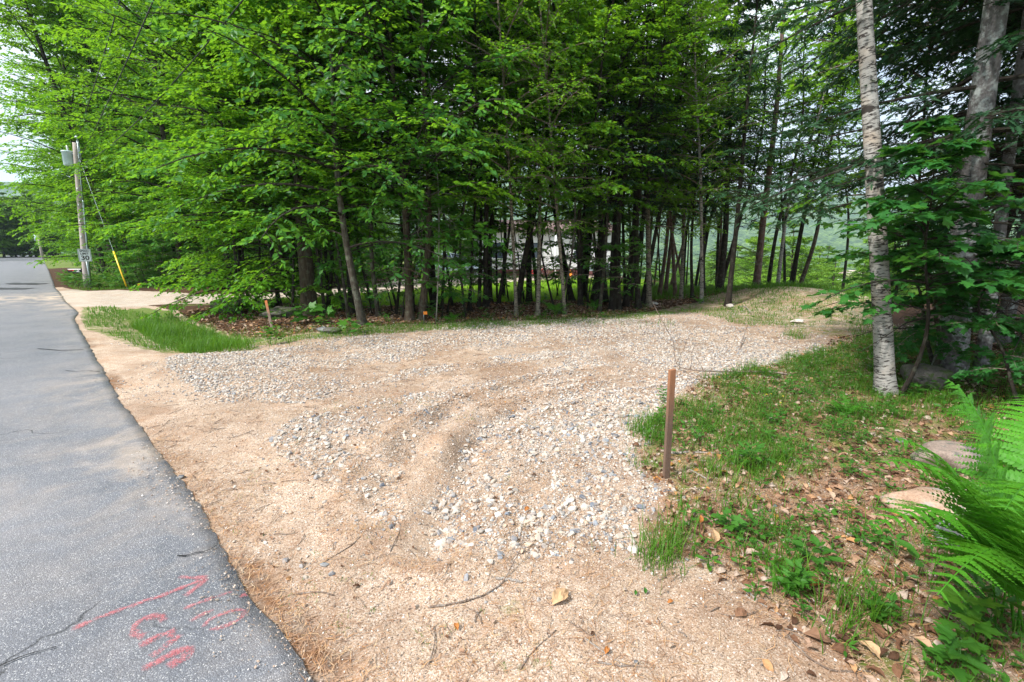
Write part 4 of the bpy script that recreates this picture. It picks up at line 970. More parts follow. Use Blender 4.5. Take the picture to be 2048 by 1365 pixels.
def zrot(a): return np.stack([np.cos(a), np.sin(a), 0 * a], -1)
def make_needles():
    b = Buf()
    def add(x, y, L, w=.0011):
        n = len(x); z = terrain(x, y) + .004 + rng.random(n) * .008
        a = rng.random(n) * 6.283; d = zrot(a); d[:, 2] = rng.normal(0, .12, n)
        c = np.cross(d, [0, 0, 1.]); c = norm(c)
        p = np.stack([x, y, z], -1)
        bend = c * (rng.normal(0, .12, n) * L)[:, None]
        V = np.stack([p - c * w, p + c * w, p + d * (L * .5)[:, None] + bend + c * w, p + d * (L * .5)[:, None] + bend - c * w, p + d * L[:, None], p + d * L[:, None] + c * w * .5], 1)
        off = (np.arange(n) * 6)[:, None]
        q = np.concatenate([off + [[0, 1, 2, 3]], off + [[3, 2, 5, 4]]])
        b.add(V.reshape(-1, 3), q, np.repeat(rng.random(n), 6))
    n = 130000; x, y = region_pts(n, -3.2, 4.6, 1.0, 6.4)
    px, py = proj(x, y, 0 * x)
    s, of = to_so(x, y); e = of - road_edge(s)
    dens = np.clip(.30 + 1.1 * fbm(x, y, 1.8, 51), .03, 1) * .55
    dens += .8 * np.exp(-((e - .05) / .13) ** 2)
    for rp in (RUT1, RUT2): dens += .6 * np.exp(-((pathdist(x, y, rp) - .2) / .08) ** 2)
    dens = np.where(inpoly(px, py, BANK), dens + .6, dens)
    dens = np.where(inpoly(px, py, [(1480, 960), (1700, 980), (1780, 1100), (1750, 1360), (1400, 1200)]), dens + .5, dens)
    dens = np.where(inpoly(px, py, [(580, 1240), (1200, 1250), (1300, 1365), (620, 1365)]), dens + .25, dens)
    for poly in TRACKS[:1]: dens = np.where(inpoly(px, py, poly), dens * .1, dens)
    k = (rng.random(n) < dens) & (e > -.10)
    add(x[k], y[k], rng.uniform(.03, .085, k.sum()))
    n = 26000; x, y = region_pts(n, -6, 7, 6.2, 11); k = side_of_road(x, y) & (fbm(x, y, .9, 61) > .0)
    add(x[k], y[k], rng.uniform(.05, .11, k.sum()), .0022)
    tag(link('pine_needles', b.mesh('pine_needles', M['dead_needle'], False)), kind='stuff', label='orange dead pine needles strewn over sand and bank', cat='pine needles')
    # short broken twigs
    b = Buf(); n = 1500; x, y = region_pts(n, -4, 5.5, 1.2, 9.5); k = side_of_road(x, y); x, y = x[k], y[k]; n = len(x)
    a = rng.random(n) * 6.283; L = rng.uniform(.04, .2, n); d = zrot(a); c = zrot(a + 1.57)
    p = np.stack([x, y, terrain(x, y) + .006], -1)
    bow = rng.normal(0, .1, n)
    P = np.stack([p + d * (L * u)[:, None] + c * (bow * L * math.sin(u * 3.14))[:, None] + np.array([0, 0, .01]) * rng.random((n, 1)) * math.sin(u * 5) for u in (0, .25, .5, .75, 1)], 1)
    tubes(b, P, rng.uniform(.0012, .0035, n)[:, None] * np.array([1, .95, .85, .7, .5])[None], 4, rnd=rng.random(n))
    tag(link('twig_debris', b.mesh('twig_debris', M['twig'])), kind='stuff', label='short broken twigs scattered over the sand and gravel', cat='twigs')
    # dead leaves
    b = Buf()
    def dl(x, y, s0, s1, kind='beech', lift=.012):
        n = len(x); a = rng.random(n) * 6.283; d = zrot(a); d[:, 2] = rng.normal(0, .3, n)
        N = norm(np.array([0, 0, 1.]) + rng.standard_normal((n, 3)) * .45)
        leaves(b, kind, np.stack([x, y, terrain(x, y) + lift], -1), norm(d), N, rng.uniform(s0, s1, n), rng.random(n))
    n = 60000; x, y = region_pts(n, -9, 9, 8.5, 17); px, py = proj(x, y, 0 * x)
    k = inpoly(px, py, TREELINE) & ~inpoly(px, py, DRIVE) & ~inpoly(px, py, LAWN) & side_of_road(x, y, 1.5); dl(x[k], y[k], .05, .11, 'far')
    n = 34000; x, y = region_pts(n, 1.0, 9, 1.1, 8); px, py = proj(x, y, 0 * x)
    k = (inpoly(px, py, BANK) | inpoly(px, py, RIGHTWOOD) | ((x > 3.6))) & (rng.random(n) < .45) & ~inpoly(px, py, GRAVEL); dl(x[k], y[k], .025, .065, 'curl')
    k = (rng.random(n) < .12) & inpoly(px, py, [(1300, 1000), (2100, 950), (2100, 1365), (1500, 1365)]); dl(x[k], y[k], .035, .07, 'curl2')
    n = 500; x, y = region_pts(n, -2.5, 1.6, 1.5, 7); k = side_of_road(x, y); dl(x[k], y[k], .012, .035, 'curl')
    tag(link('dead_leaves', b.mesh('dead_leaves', M['dead_leaf'], False)), kind='stuff', label='brown and silvery dead leaves covering the forest floor and bank', cat='dead leaves')
make_needles()

def blades(b, x, y, h, w, lean=.35, z=None, rnd=None):
    n = len(x); z = terrain(x, y) - .01 if z is None else z
    a = rng.random(n) * 6.283; d = zrot(a); c = zrot(a + 1.57)
    le = np.abs(rng.normal(lean, lean * .5, n)); p = np.stack([x, y, z], -1)
    rows = []
    for u, ww in ((0, 1), (.4, .9), (.75, .6)):
        q = p + np.array([0, 0, 1.]) * (h * u * (1 - .25 * le * u))[:, None] + d * (h * le * u ** 2)[:, None]
        rows += [q - c * (w * ww)[:, None], q + c * (w * ww)[:, None]]
    u = 1.0; rows.append(p + np.array([0, 0, 1.]) * (h * (1 - .35 * le))[:, None] + d * (h * le)[:, None])
    V = np.stack(rows, 1); off = (np.arange(n) * 7)[:, None]
    b.add(V.reshape(-1, 3), [np.concatenate([off + [[0, 1, 3, 2]], off + [[2, 3, 5, 4]]]), off + [[4, 5, 6]]], np.repeat(rng.random(n) if rnd is None else rnd, 7))
def make_grass():
    b = Buf()
    n = 60000; x, y = region_pts(n, -9, -3.0, 6.6, 13.5); px, py = proj(x, y, 0 * x); qx, qy = warp(x, y, px, py, .5)
    k = inpoly(qx, qy, DITCH); x, y = x[k], y[k]
    k = rng.random(len(x)) < np.clip(.75 + 1.3 * fbm(x, y, 1.6, 23), .1, 1); x, y = x[k], y[k]
    blades(b, x, y, rng.uniform(.08, .30, len(x)) * (1 + .7 * fbm(x, y, 1.1, 27)), rng.uniform(.002, .005, len(x)), .4, rnd=np.clip(rng.normal(.6, .28, len(x)) + .3 * fbm(x, y, 1.4, 29), 0, 1))
    tag(link('ditch_grass', b.mesh('ditch_grass', M['grass'], False)), kind='stuff', label='dense bright green grass filling the roadside ditch', cat='grass')
    b = Buf()
    # lawn behind, verge, treeline fringe, mound
    n = 50000; x, y = region_pts(n, -9, 10, 13.5, 26); px, py = proj(x, y, 0 * x)
    k = inpoly(px, py, LAWN); x, y = x[k], y[k]
    blades(b, x, y, rng.uniform(.08, .2, len(x)), rng.uniform(.007, .013, len(x)), .4, rnd=np.clip(rng.normal(.5, .2, len(x)), 0, .95))
    tag(link('lawn_grass', b.mesh('lawn_grass', M['lawn'], False)), kind='stuff', label='bright yellow-green lawn between the wood and the house', cat='grass'); b = Buf()
    n = 90000; x, y = region_pts(n, -22, 12, 7.8, 22); px, py = proj(x, y, 0 * x)
    fr = np.zeros(n)
    T = np.array(TREELINE[:10]); yy = np.interp(px, T[:, 0], T[:, 1])
    fr = np.exp(-((py - yy - 3) / 7.0) ** 2) * (px > 640) * (px < 1350) * .6
    fr = np.maximum(fr, .9 * (fbm(x, y, 1.5, 33) > -.1) * inpoly(px, py, [(155, 616), (235, 614), (300, 690), (270, 690), (215, 650), (170, 640)]))
    fr = np.maximum(fr, .45 * inpoly(px, py, MOUND) * (fbm(x, y, 1.2, 71) > -.05))
    fr = np.maximum(fr, .5 * inpoly(px, py, [(450, 655), (700, 655), (760, 668), (560, 700), (470, 700)]))
    fr = np.maximum(fr, .6 * inpoly(px, py, [(130, 572), (640, 573), (640, 579), (150, 579)]))
    k = (rng.random(n) < fr) & side_of_road(x, y, .2); x, y = x[k], y[k]
    blades(b, x, y, rng.uniform(.04, .15, len(x)) * (1 + (y > 15) * .4), rng.uniform(.003, .006, len(x)) * (1 + (y > 12)), .4)
    for (n, x0, x1, y0, y1, pol, pr, th, h0, h1) in ((60000, -11, -3.5, 6.5, 15.5, [(155, 616), (240, 612), (330, 640), (420, 705), (330, 704), (230, 672), (172, 655)], .8, -.12, .03, .12), (60000, 3.5, 13, 10, 18, MOUND, .45, 0.0, .03, .13), (30000, -7, 4.5, 8.5, 12.5, [(450, 668), (700, 655), (1040, 637), (1340, 612), (1500, 606), (1340, 628), (1040, 650), (760, 668), (560, 698), (470, 704)], .7, -.15, .04, .14)):
        x, y = region_pts(n, x0, x1, y0, y1); k = (rng.random(n) < pr) & inpoly(*warp(x, y, *proj(x, y, 0 * x), .4), pol) & (fbm(x, y, 1.7, 73) > th) & side_of_road(x, y, .1); x, y = x[k], y[k]
        blades(b, x, y, rng.uniform(h0, h1, len(x)), rng.uniform(.0025, .005, len(x)), .5, rnd=np.clip(rng.normal(.6, .25, len(x)), 0, 1))
    # beyond the clearing / on the brink
    n = 30000; x, y = region_pts(n, 4, 14, 15, 24); k = ~inpoly(*proj(x, y, 0 * x), LAWN); x, y = x[k], y[k]
    blades(b, x, y, rng.uniform(.08, .3, len(x)), rng.uniform(.005, .010, len(x)), .4)
    tag(link('short_grass', b.mesh('short_grass', M['grass'], False)), kind='stuff', label='short patchy grass on the lawn, mound, verge and forest edge', cat='grass')
    # bank grass in clumps
    b = Buf()
    n = 6500; x, y = region_pts(n, .7, 7.5, 1.2, 8.4); px, py = proj(x, y, 0 * x)
    d = inpoly(px, py, BANK) * np.clip(.35 + 1.4 * fbm(x, y, 1.3, 81), 0, 1)
    d = np.where(inpoly(px, py, [(1450, 960), (1900, 900), (1900, 1365), (1650, 1300)]), d * .35, d)
    d = np.where(inpoly(px, py, [(1560, 720), (1780, 700), (1760, 800), (1580, 790)]), d + .5, d)
    k = (rng.random(n) < d); cx, cy = x[k], y[k]
    spots = [GP(*q) for q in [(1295, 872), (1310, 885), (1280, 860), (1320, 850), (1330, 1110), (1345, 1085), (1320, 1130), (1730, 1215), (1560, 1150), (1710, 1240), (1500, 940), (1430, 950), (1560, 930), (1500, 740), (1520, 750), (1580, 672), (1600, 678), (1400, 830)]]
    m = [20] * len(cx) + [90] * len(spots)
    cx = np.concatenate([cx, [s.x for s in spots]]); cy = np.concatenate([cy, [s.y for s in spots]])
    ii = np.repeat(np.arange(len(cx)), m); sp = np.where(ii >= len(m) - len(spots), .075, .06)
    x = cx[ii] + rng.normal(0, 1, len(ii)) * sp; y = cy[ii] + rng.normal(0, 1, len(ii)) * sp
    h = rng.uniform(.05, .15, len(ii)) + np.where(ii >= len(m) - len(spots), rng.uniform(.03, .12, len(ii)), 0)
    blades(b, x, y, h, rng.uniform(.0015, .0032, len(ii)), .5, rnd=np.clip(rng.normal(.45, .22, len(ii)), 0, 1))
    # sparse sprouts on sand
    n = 900; x, y = region_pts(n, -2.0, 1.6, 1.4, 5); k = side_of_road(x, y) & (fbm(x, y, 1.6, 91) > .12); x, y = x[k], y[k]
    ii = np.repeat(np.arange(len(x)), 9); xx = x[ii] + rng.normal(0, .025, len(ii)); yy = y[ii] + rng.normal(0, .025, len(ii))
    blades(b, xx, yy, rng.uniform(.01, .035, len(ii)), rng.uniform(.001, .002, len(ii)), .6, rnd=rng.uniform(.5, 1, len(ii)))
    tag(link('bank_grass', b.mesh('bank_grass', M['grass'], False)), kind='stuff', label='loose tufts of grass over the needle-covered bank on the right', cat='grass')
make_grass()

def rosette(b, c, n, h, L, kind='beech', up=.5, g=rng, rnd=None):
    """a little leafy plant"""
    c = np.asarray(c, float)
    a = np.arange(n) * 2.4 + g.random() * 6; t = np.linspace(.25, 1, n)
    st = np.array([c, c + [g.normal(0, .1) * h, g.normal(0, .1) * h, h * .6], c + [g.normal(0, .15) * h, g.normal(0, .15) * h, h]])
    o = st[0] * (1 - t[:, None]) ** 2 + 2 * st[1] * (t * (1 - t))[:, None] + st[2] * t[:, None] ** 2
    d = zrot(a); d[:, 2] = up * (1 - .6 * (1 - t)) - .15
    off = norm(d) * (L * .35); 
    leaves(b, kind, o + off, norm(d), norm(np.array([0, 0, 1.]) + .35 * g.standard_normal((n, 3)) + .3 * zrot(a + 3.14)), L * g.uniform(.7, 1.1, n), g.random(n) if rnd is None else np.clip(g.normal(rnd, .12, n), 0, 1))
    tubes(b, np.stack([o, o + off * .5, o + off * 1.02], 1), np.tile([[.0012, .001, .0009]], (n, 1)), 3, cap=False)
    tubes(b, st, np.array([.0025, .002, .0012]), 4)
def make_ground_cover():
    b = Buf()
    def many(n, x0, x1, y0, y1, poly, dens, hs, Ls, kinds, thr=-.1, seed=5, rnd=None):
        x, y = region_pts(n, x0, x1, y0, y1); px, py = proj(x, y, 0 * x)
        k = inpoly(px, py, poly) & (fbm(x, y, 1.1, seed) > thr) & (rng.random(n) < dens) & side_of_road(x, y, .3)
        for xx, yy in zip(x[k], y[k]):
            rosette(b, (xx, yy, tz(xx, yy)), random.randint(4, 8), random.uniform(*hs), random.uniform(*Ls), random.choice(kinds), rnd=rnd)
    many(7500, 1, 7.5, 1.2, 8.2, BANK, .62, (.03, .12), (.022, .058), ['beech', 'far', 'lance'], -.12)
    many(300, 3, 7, 4, 7, [(1560, 790), (1760, 770), (1950, 800), (1960, 880), (1700, 850)], 1, (.06, .16), (.06, .09), ['lance', 'beech'], -1, rnd=.35)
    many(260, 3.2, 9, 4, 9, RIGHTWOOD, .9, (.1, .3), (.06, .11), ['maple', 'beech'], -1, rnd=.3)
    T = [(600, 650), (760, 642), (900, 636), (1040, 630), (1200, 626), (1340, 606), (1340, 618), (1200, 640), (1040, 648), (760, 660), (640, 672)]
    many(900, -6, 5, 8.5, 14, T, .8, (.06, .25), (.05, .1), ['beech', 'lance', 'maple'], -.1)
    many(3000, -24, -7, 16.5, 24, [(100, 560), (640, 560), (640, 579), (150, 577), (125, 572)], .9, (.25, .7), (.12, .25), ['beech', 'far'], -.6)
    many(260, 3, 12, 9, 18, MOUND, .5, (.05, .2), (.04, .08), ['beech', 'far'], -.2)
    many(300, -9, 8, 11, 16, TREELINE, .35, (.1, .35), (.06, .12), ['beech', 'maple'], .1)
    tag(link('ground_cover', b.mesh('ground_cover', M['weed'], False)), kind='stuff', label='low leafy weeds and seedlings over the bank and forest edge', cat='ground cover')
make_ground_cover()

# ================================================================ countable plants
def plant(px, py, label, n, h, L, kind, mat='weed', name='leafy_plant', cat='plant', up=.5, stems=1, rnd=None, group=None):
    p = GP(px, py); r = thing(name, label, cat, p, group); b = Buf()
    for k in range(stems):
        a = k * 2.4; c = np.array([math.cos(a), math.sin(a), 0]) * (.05 * h * 3 if stems > 1 else 0)
        rosette(b, c, n, h * random.uniform(.7, 1.1), L, kind, up, rnd=rnd)
    link('foliage', b.mesh('foliage', M[mat], False), r); return r
plant(612, 648, 'broad-leaved maple seedling spreading flat at the foot of the massive furrowed maple', 16, .55, .26, 'maple', name='maple_seedling', rnd=.55, up=.1)
plant(650, 650, 'second wide maple seedling overlapping the first by the massive furrowed maple', 12, .5, .24, 'maple', name='maple_seedling', rnd=.5, up=.1)
plant(698, 664, 'bright low seedling with big leaves just left of the smooth grey ash', 9, .28, .22, 'maple', name='maple_seedling', rnd=.9, up=.2)
plant(724, 668, 'pale green seedling right at the foot of the smooth grey ash', 7, .22, .2, 'beech', rnd=.9, up=.2)
plant(738, 628, 'dark seedling standing up right behind the smooth grey ash', 14, .6, .2, 'maple', name='maple_seedling', rnd=.3)
plant(545, 690, 'leafy weed clump hiding the base of the small orange-topped stake', 12, .38, .12, 'beech', stems=5, rnd=.6)
plant(536, 652, 'lobed shoots climbing up beside the small orange-topped stake', 10, .55, .13, 'maple', stems=2, rnd=.8)
plant(868, 640, 'maple seedling right of the pair of rough maples', 14, .45, .2, 'maple', name='maple_seedling', rnd=.45)
plant(1325, 1395 - 590, 'small round-leaved weed just behind the tall brown stake', 10, .16, .05, 'beech', stems=4, rnd=.5)
plant(1460, 1065, 'young maple shoot among needles, left of the nearest boulders', 8, .15, .075, 'maple', name='maple_seedling', rnd=.3)
plant(1625, 1130, 'dark three-leaved plant in the middle of the needle-strewn bank', 7, .11, .10, 'beech', stems=2, rnd=.2)
plant(1510, 1080, 'low dark shoot with paired leaves on the needle-strewn bank', 8, .10, .07, 'beech', rnd=.2, stems=2)
plant(1590, 1190, 'leafy weed clump at the lower edge of the bank', 10, .13, .055, 'beech', stems=5, rnd=.4)
plant(1760, 1245, 'oval-leaved weed by the yellow dry leaf at lower right', 10, .12, .05, 'beech', stems=3, rnd=.4)
plant(1835, 1150, 'drooping dark seedling left of the fern base', 7, .15, .09, 'beech', rnd=.15)
plant(1905, 1290, 'bright pointed-leaf seedling beneath the fern', 9, .22, .085, 'maple', name='maple_seedling', rnd=.9, stems=2)
plant(1950, 1250, 'dark feathery plant under the fern fronds', 12, .25, .10, 'lance', stems=3, rnd=.2)
plant(1905, 1385 - 30, 'broad dark seedling at the bottom right corner', 9, .16, .08, 'maple', name='maple_seedling', rnd=.3, stems=2)
plant(1675, 880, 'tall-stalked weed in the grass before the white birch', 12, .22, .06, 'lance', stems=4, rnd=.5)
plant(1500, 935, 'dock-like broad-bladed weed near the lying pole', 12, .16, .10, 'lance', stems=3, rnd=.4)
plant(1955, 770, 'whorl-leaved plant before the thinner spruce trunk', 12, .35, .13, 'lance', stems=2, rnd=.5)

def frond(bl, bs, base, mid, tip, nP, plen, lobes, g):
    base, mid, tip = (np.array(q, float) for q in (base, mid, tip))
    t = np.linspace(0, 1, 24)[:, None]
    C = base * (1 - t) ** 2 + 2 * mid * t * (1 - t) + tip * t ** 2
    tubes(bs, C, .0035 * (1 - .75 * t[:, 0]) + .0006, 5)
    u = np.linspace(.22, .985, nP)
    for side in (1, -1):
        o = base * ((1 - u) ** 2)[:, None] + 2 * mid * (u * (1 - u))[:, None] + tip * (u ** 2)[:, None]
        d = norm(2 * (1 - u)[:, None] * (mid - base) + 2 * u[:, None] * (tip - mid))
        lat = norm(np.cross(d, [0, 0, 1.])) * side
        prof = np.clip((u - .1) / .2, .25, 1) * np.clip(1.03 - u, .03, 1) ** .7 * 1.22
        L = plen * prof * g.uniform(.9, 1.08, nP)
        pd = norm(lat * .9 + d * .42 + np.array([0, 0, -.12]) + g.standard_normal((nP, 3)) * .09)
        # pinna: midrib plus lobes
        w = np.linspace(.04, 1, lobes)
        drp = np.array([0, 0, -1.]) * (w ** 2)[None, :, None] * (L * .16)[:, None, None]
        q = o[:, None] + pd[:, None] * (w[None, :, None] * L[:, None, None]) + drp
        tubes(bs, np.stack([o, o + pd * (L * .5)[:, None] + [0, 0, -1] * (L * .04)[:, None], q[:, -1]], 1), np.tile([[.0011, .0009, .0004]], (nP, 1)), 3, cap=False)
        for s2 in (1, -1):
            pl = norm(np.cross(pd, np.cross(lat, d) * 1.0)) * s2
            dd = norm(pl[:, None] * .9 + pd[:, None] * .45 + 0 * q)
            nn = norm(np.cross(pd[:, None] + 0 * q, dd) * s2 + g.standard_normal(q.shape) * .12)
            nn = np.where(nn[..., 2:3] < 0, -nn, nn)
            S = (L[:, None] * .125 * (1.08 - w[None] ** 1.5 * .85)).ravel()
            leaves(bl, 'pin', q.reshape(-1, 3), dd.reshape(-1, 3), nn.reshape(-1, 3), S, np.clip(np.repeat(g.normal(.5, .15, nP), lobes) + g.normal(0, .08, nP * lobes), 0, 1))
TEMPL['pin'] = sym([(0, 0), (.0, .33), (.5, .33), (.82, .22), (1, 0)], .02)
def fern(base, tips, label, plen, nP, lobes, group=None, z0=None):
    r = thing('fern', label, 'fern', base, group); g = np.random.default_rng(9)
    for tp in tips:
        tp = np.array(tp) - np.array(base); bl, bs = Buf(), Buf()
        mid = tp * .42 + np.array([0, 0, abs(tp[2]) * .35 + .30 * np.linalg.norm(tp[:2])])
        frond(bl, bs, np.array([g.normal(0, .03), g.normal(0, .03), 0]), mid, tp, nP, plen, lobes, g)
        f = link('frond', bl.mesh('frond', M['fern'], False), r); link('stalk', bs.mesh('stalk', M['fern']), f)
    return r
tips = []
for px, py, Y in [(1895, 760, 2.05), (1780, 875, 1.85), (1765, 925, 1.6), (1745, 1055, 1.4), (1965, 860, 2.3), (1875, 1190, 1.2), (2045, 790, 2.3), (1905, 975, 1.75), (1880, 1085, 1.6), (2010, 1020, 1.1), (1955, 1130, 1.5)]:
    v = at_depth(px, py, Y); tips.append(tuple(v))
bx, by = 2.25, 1.72
fern((bx, by, tz(bx, by)), tips, 'large bright green fern arching in from the bottom right corner', .27, 23, 13)
for px, py, lab, rr, hh in [(1110, 632, 'dark fern clump under the trees beside the short-barked birch', .55, .35), (1190, 622, 'smaller fern left of the dark hemlock in the wood', .4, .3), (1400, 606, 'fern at the foot of the whitest birch', .35, .25),
                    (1570, 1175, 'little feathery fern on the lower bank', .13, .12), (2010, 905, 'dark fern behind the big one at the right edge', .5, .4), (905, 655 - 10, 'tiny fern at the gravel edge by the rough maples', .3, .2), (1690, 835, 'small fern among the lance-leaved herbs near the white birch', .25, .2)]:
    p = GP(px, py); tp = []
    for k in range(8):
        a = k * .785 + .3; tp.append((p.x + math.cos(a) * rr, p.y + math.sin(a) * rr, p.z + hh * random.uniform(.5, 1.1)))
    fern(tuple(p), tp, lab, rr * .28, 14, 8)

# small yellow flowers
for k, (px, py) in enumerate([(1532, 807), (1541, 806), (1565, 811), (1560, 1020 - 195)]):
    p = GP(px, py); r = thing('buttercup', 'tiny yellow buttercup in the bank grass', 'flower', p, 'buttercups in the bank grass')
    b = Buf(); tubes(b, [(0, 0, 0), (.005, 0, .05), (0, .01, .10)], [.001, .001, .001], 4); link('stem', b.mesh('stem', M['weed']), r)
    b = Buf(); a = np.arange(5) * 1.2566; leaves(b, 'beech', np.tile([[0, .01, .10]], (5, 1)), norm(zrot(a) + [0, 0, .35]), np.tile([[0, 0, 1.]], (5, 1)), np.full(5, .012), np.full(5, .5)); link('petals', b.mesh('petals', M['flower'], False), r)

# ================================================================ rocks
def boulder(px, py, d, mat, label, seed, rz=0, name='boulder', sink=.25, sub=4, dz=0):
    p = GP(px, py); V, Fc = ico(sub); g = np.random.default_rng(seed); v = V.copy()
    for k in range(14):
        nn = norm(g.standard_normal(3)); q = g.uniform(.52, .86); h = v @ nn; v = v - np.where(h > q, (h - q) * .85, 0)[:, None] * nn
    nz = vnoise(v[:, 0] + v[:, 2] * .7 + seed, v[:, 1] + v[:, 2] * .5, 2.2, seed) * .16 + vnoise(v[:, 0] + seed, v[:, 1] - v[:, 2], 7, seed) * .05
    v = v * (1 + nz)[:, None] * np.array(d) * .5
    b = Buf(); b.add(v, Fc); o = link(name, b.mesh(name, M[mat]), None, (p.x, p.y, p.z + d[2] * (.5 - sink) + dz)); o.rotation_euler = (0, 0, rz)
    return tag(o, label, 'rock')
boulder(1885, 925, (.66, .5, .24), 'b_pink', 'flat pinkish boulder behind the fern, farthest of the three on the bank', 1, .3)
boulder(1885, 1035, (.66, .42, .24), 'b_tan', 'smooth orange-tan boulder partly under the fern', 2, -.6)
boulder(1925, 990, (.34, .26, .16), 'b_pink', 'small flat stone between the pinkish and the tan boulder', 12, .4)
boulder(1905, 1085, (.30, .24, .17), 'b_grey', 'rounded grey boulder in front of the tan one under the fern', 3, .9)
boulder(1850, 772, (.62, .5, .42), 'b_moss', 'large round mossy boulder between white birch and thick spruce', 4, .2)
boulder(456, 626, (1.1, .8, .55), 'b_moss', 'dark mossy boulder left of the grey beech stem', 5)
boulder(562, 634, (1.1, .7, .42), 'b_moss', 'low mossy boulder between small stake and massive maple', 6)
boulder(524, 620, (.8, .6, .45), 'b_moss', 'mossy boulder half hidden behind the small stake', 7)
boulder(665, 667, (.42, .3, .2), 'b_moss', 'small mossy rock at the gravel edge below the maple seedlings', 8)
boulder(645, 664, (.3, .25, .14), 'b_grey', 'bluish grey stone left of the small mossy rock at the gravel edge', 9)
boulder(1459, 617, (.22, .17, .15), 'b_white', 'pale stone at the end of the white stick on the mound', 10, sink=.1)
boulder(1598, 615, (.32, .22, .14), 'b_white', 'pale stone alone in the middle of the mound', 11, sink=.1)
boulder(366, 606, (.3, .25, .2), 'b_tan', 'fist-sized tan stone in the grass beside the side drive', 13, sink=.1)
boulder(1240, 607, (.3, .22, .16), 'b_tan', 'dull stone among needles under the hemlocks', 14)
boulder(1307, 610, (.35, .2, .12), 'b_white', 'light flat stone beside the bright bulky birch', 15, sink=.15)
boulder(1272, 1326, (.026, .02, .018), 'b_grey', 'single dark blue pebble on the sand at the bottom', 16, sub=3, sink=.1, name='pebble')
boulder(1372, 758, (.09, .06, .05), 'b_white', 'pale stone block under the fallen branch', 17, sub=3)
boulder(1267, 1105, (.075, .055, .05), 'b_white', 'largest white stone at the lower tip of the gravel tongue', 18, sub=3, sink=.1, name='pebble')
boulder(362, 957, (.07, .05, .03), 'b_grey', 'lone blue-grey stone by the asphalt edge', 19, sub=3, sink=.1, name='pebble')
boulder(1800, 886, (.11, .1, .06), 'b_grey', 'small blue-grey rock left of the flat pinkish boulder', 20, sub=3)

# ================================================================ sticks and branches
def stick(pts, r0, r1, label, mat='twig', name='fallen_branch', side=(), zs=None, cat='branch', ns=7):
    p0 = GP(*pts[0]); P = []
    for i, q in enumerate(pts):
        v = GP(*q[:2]); v.z += r0 * .9 + (q[2] if len(q) > 2 else 0); P.append(v - p0)
    n = max(6, len(pts) * 4); u = np.linspace(0, len(pts) - 1, n); A = np.array([v[:] for v in P]); I = np.arange(len(pts))
    C = np.stack([np.interp(u, I, A[:, k]) for k in range(3)], -1)
    for _ in range(2): C[1:-1] = (C[:-2] + 2 * C[1:-1] + C[2:]) / 4
    C[1:-1] += rng.normal(0, r0 * .35, C[1:-1].shape) * [1, 1, .3]
    b = Buf(); tubes(b, C, np.linspace(r0, r1, n) * rng.uniform(.88, 1.12, n), ns)
    for (t, dx, dy, dz, rr) in side:
        i = int(t * (n - 1)); a = C[i]; d = np.array([dx, dy, dz]); k = np.linspace(0, 1, 6)[:, None]
        Q = a + d * k + np.concatenate([[[0, 0, 0]], rng.normal(0, .012, (5, 3))]); tubes(b, Q, rr * (1 - .75 * k[:, 0]), 4)
        for j in (2, 3, 4):
            e = norm(d + rng.normal(0, .8, 3) * np.linalg.norm(d)) * np.linalg.norm(d) * .38; tubes(b, np.array([Q[j], Q[j] + e * .5 + [0, 0, .01], Q[j] + e]), rr * .45 * np.array([1, .7, .4]), 3)
    o = link(name, b.mesh(name, M[mat]), None, p0); return tag(o, label, cat)
stick([(860, 1216), (905, 1210), (960, 1196), (1005, 1170), (1040, 1120, .05), (1048, 1100, .09)], .0055, .002, 'curved dark branch with a pale cut end on the open sand')
stick([(993, 1158), (1018, 1162), (1045, 1166)], .008, .006, 'short pale grey stick touching the curved dark branch', 'twig_pale')
stick([(1040, 1340), (1065, 1305), (1112, 1262)], .004, .002, 'straight thin stick pointing up and right at the bottom centre')
stick([(1170, 1278), (1200, 1300), (1230, 1322), (1250, 1330)], .0035, .0015, 'straight pale twig right of the bottom centre stick', 'twig_pale')
stick([(1190, 1325), (1230, 1332), (1270, 1335)], .004, .003, 'dark twig ending at the dark blue pebble')
stick([(1575, 1272), (1610, 1312), (1660, 1345), (1740, 1345)], .005, .003, 'bowed pinkish stick at the lower edge of the bank')
stick([(1485, 1178), (1530, 1215), (1575, 1240)], .0055, .003, 'grey stick lying among dry leaves at the edge of the sand', 'twig_pale')
stick([(1340, 908), (1400, 907), (1450, 911), (1520, 918)], .010, .007, 'long straight thin pole lying on the bank right of the brown stake', 'twig_pale')
stick([(1380, 941), (1400, 952), (1420, 963)], .006, .005, 'short grey stick in the grass right of the brown stake', 'twig_pale')
stick([(1680, 1062), (1720, 1082), (1760, 1095)], .006, .004, 'thin bare stick on the needles left of the tan boulder', 'twig_pale')
stick([(1796, 985), (1806, 1020), (1815, 1055)], .005, .003, 'upright-lying thin twig against the tan boulder', 'twig_pale')
stick([(288, 945), (300, 938), (312, 930)], .004, .002, 'small bent twig on the asphalt edge', 'twig')
stick([(590, 1190), (640, 1185), (668, 1192)], .005, .003, 'short dark twig on the sand right of the red paint')
stick([(640, 1130), (700, 1095), (720, 1075)], .0035, .002, 'fine twig crossing the sand above the red paint')
stick([(940, 935), (985, 922), (1010, 915)], .0035, .0015, 'thin dark twig beside the tyre rut')
stick([(1478, 614), (1492, 611), (1503, 603, .08)], .02, .008, 'bleached bent stick beside the pale stone on the mound', 'twig_pale')
stick([(1215, 668), (1260, 664), (1300, 668)], .008, .004, 'dark twig on the far gravel')
stick([(1480, 700), (1490, 672, .1), (1493, 690, .35)], .008, .003, 'small upright dead twig on the far gravel edge')
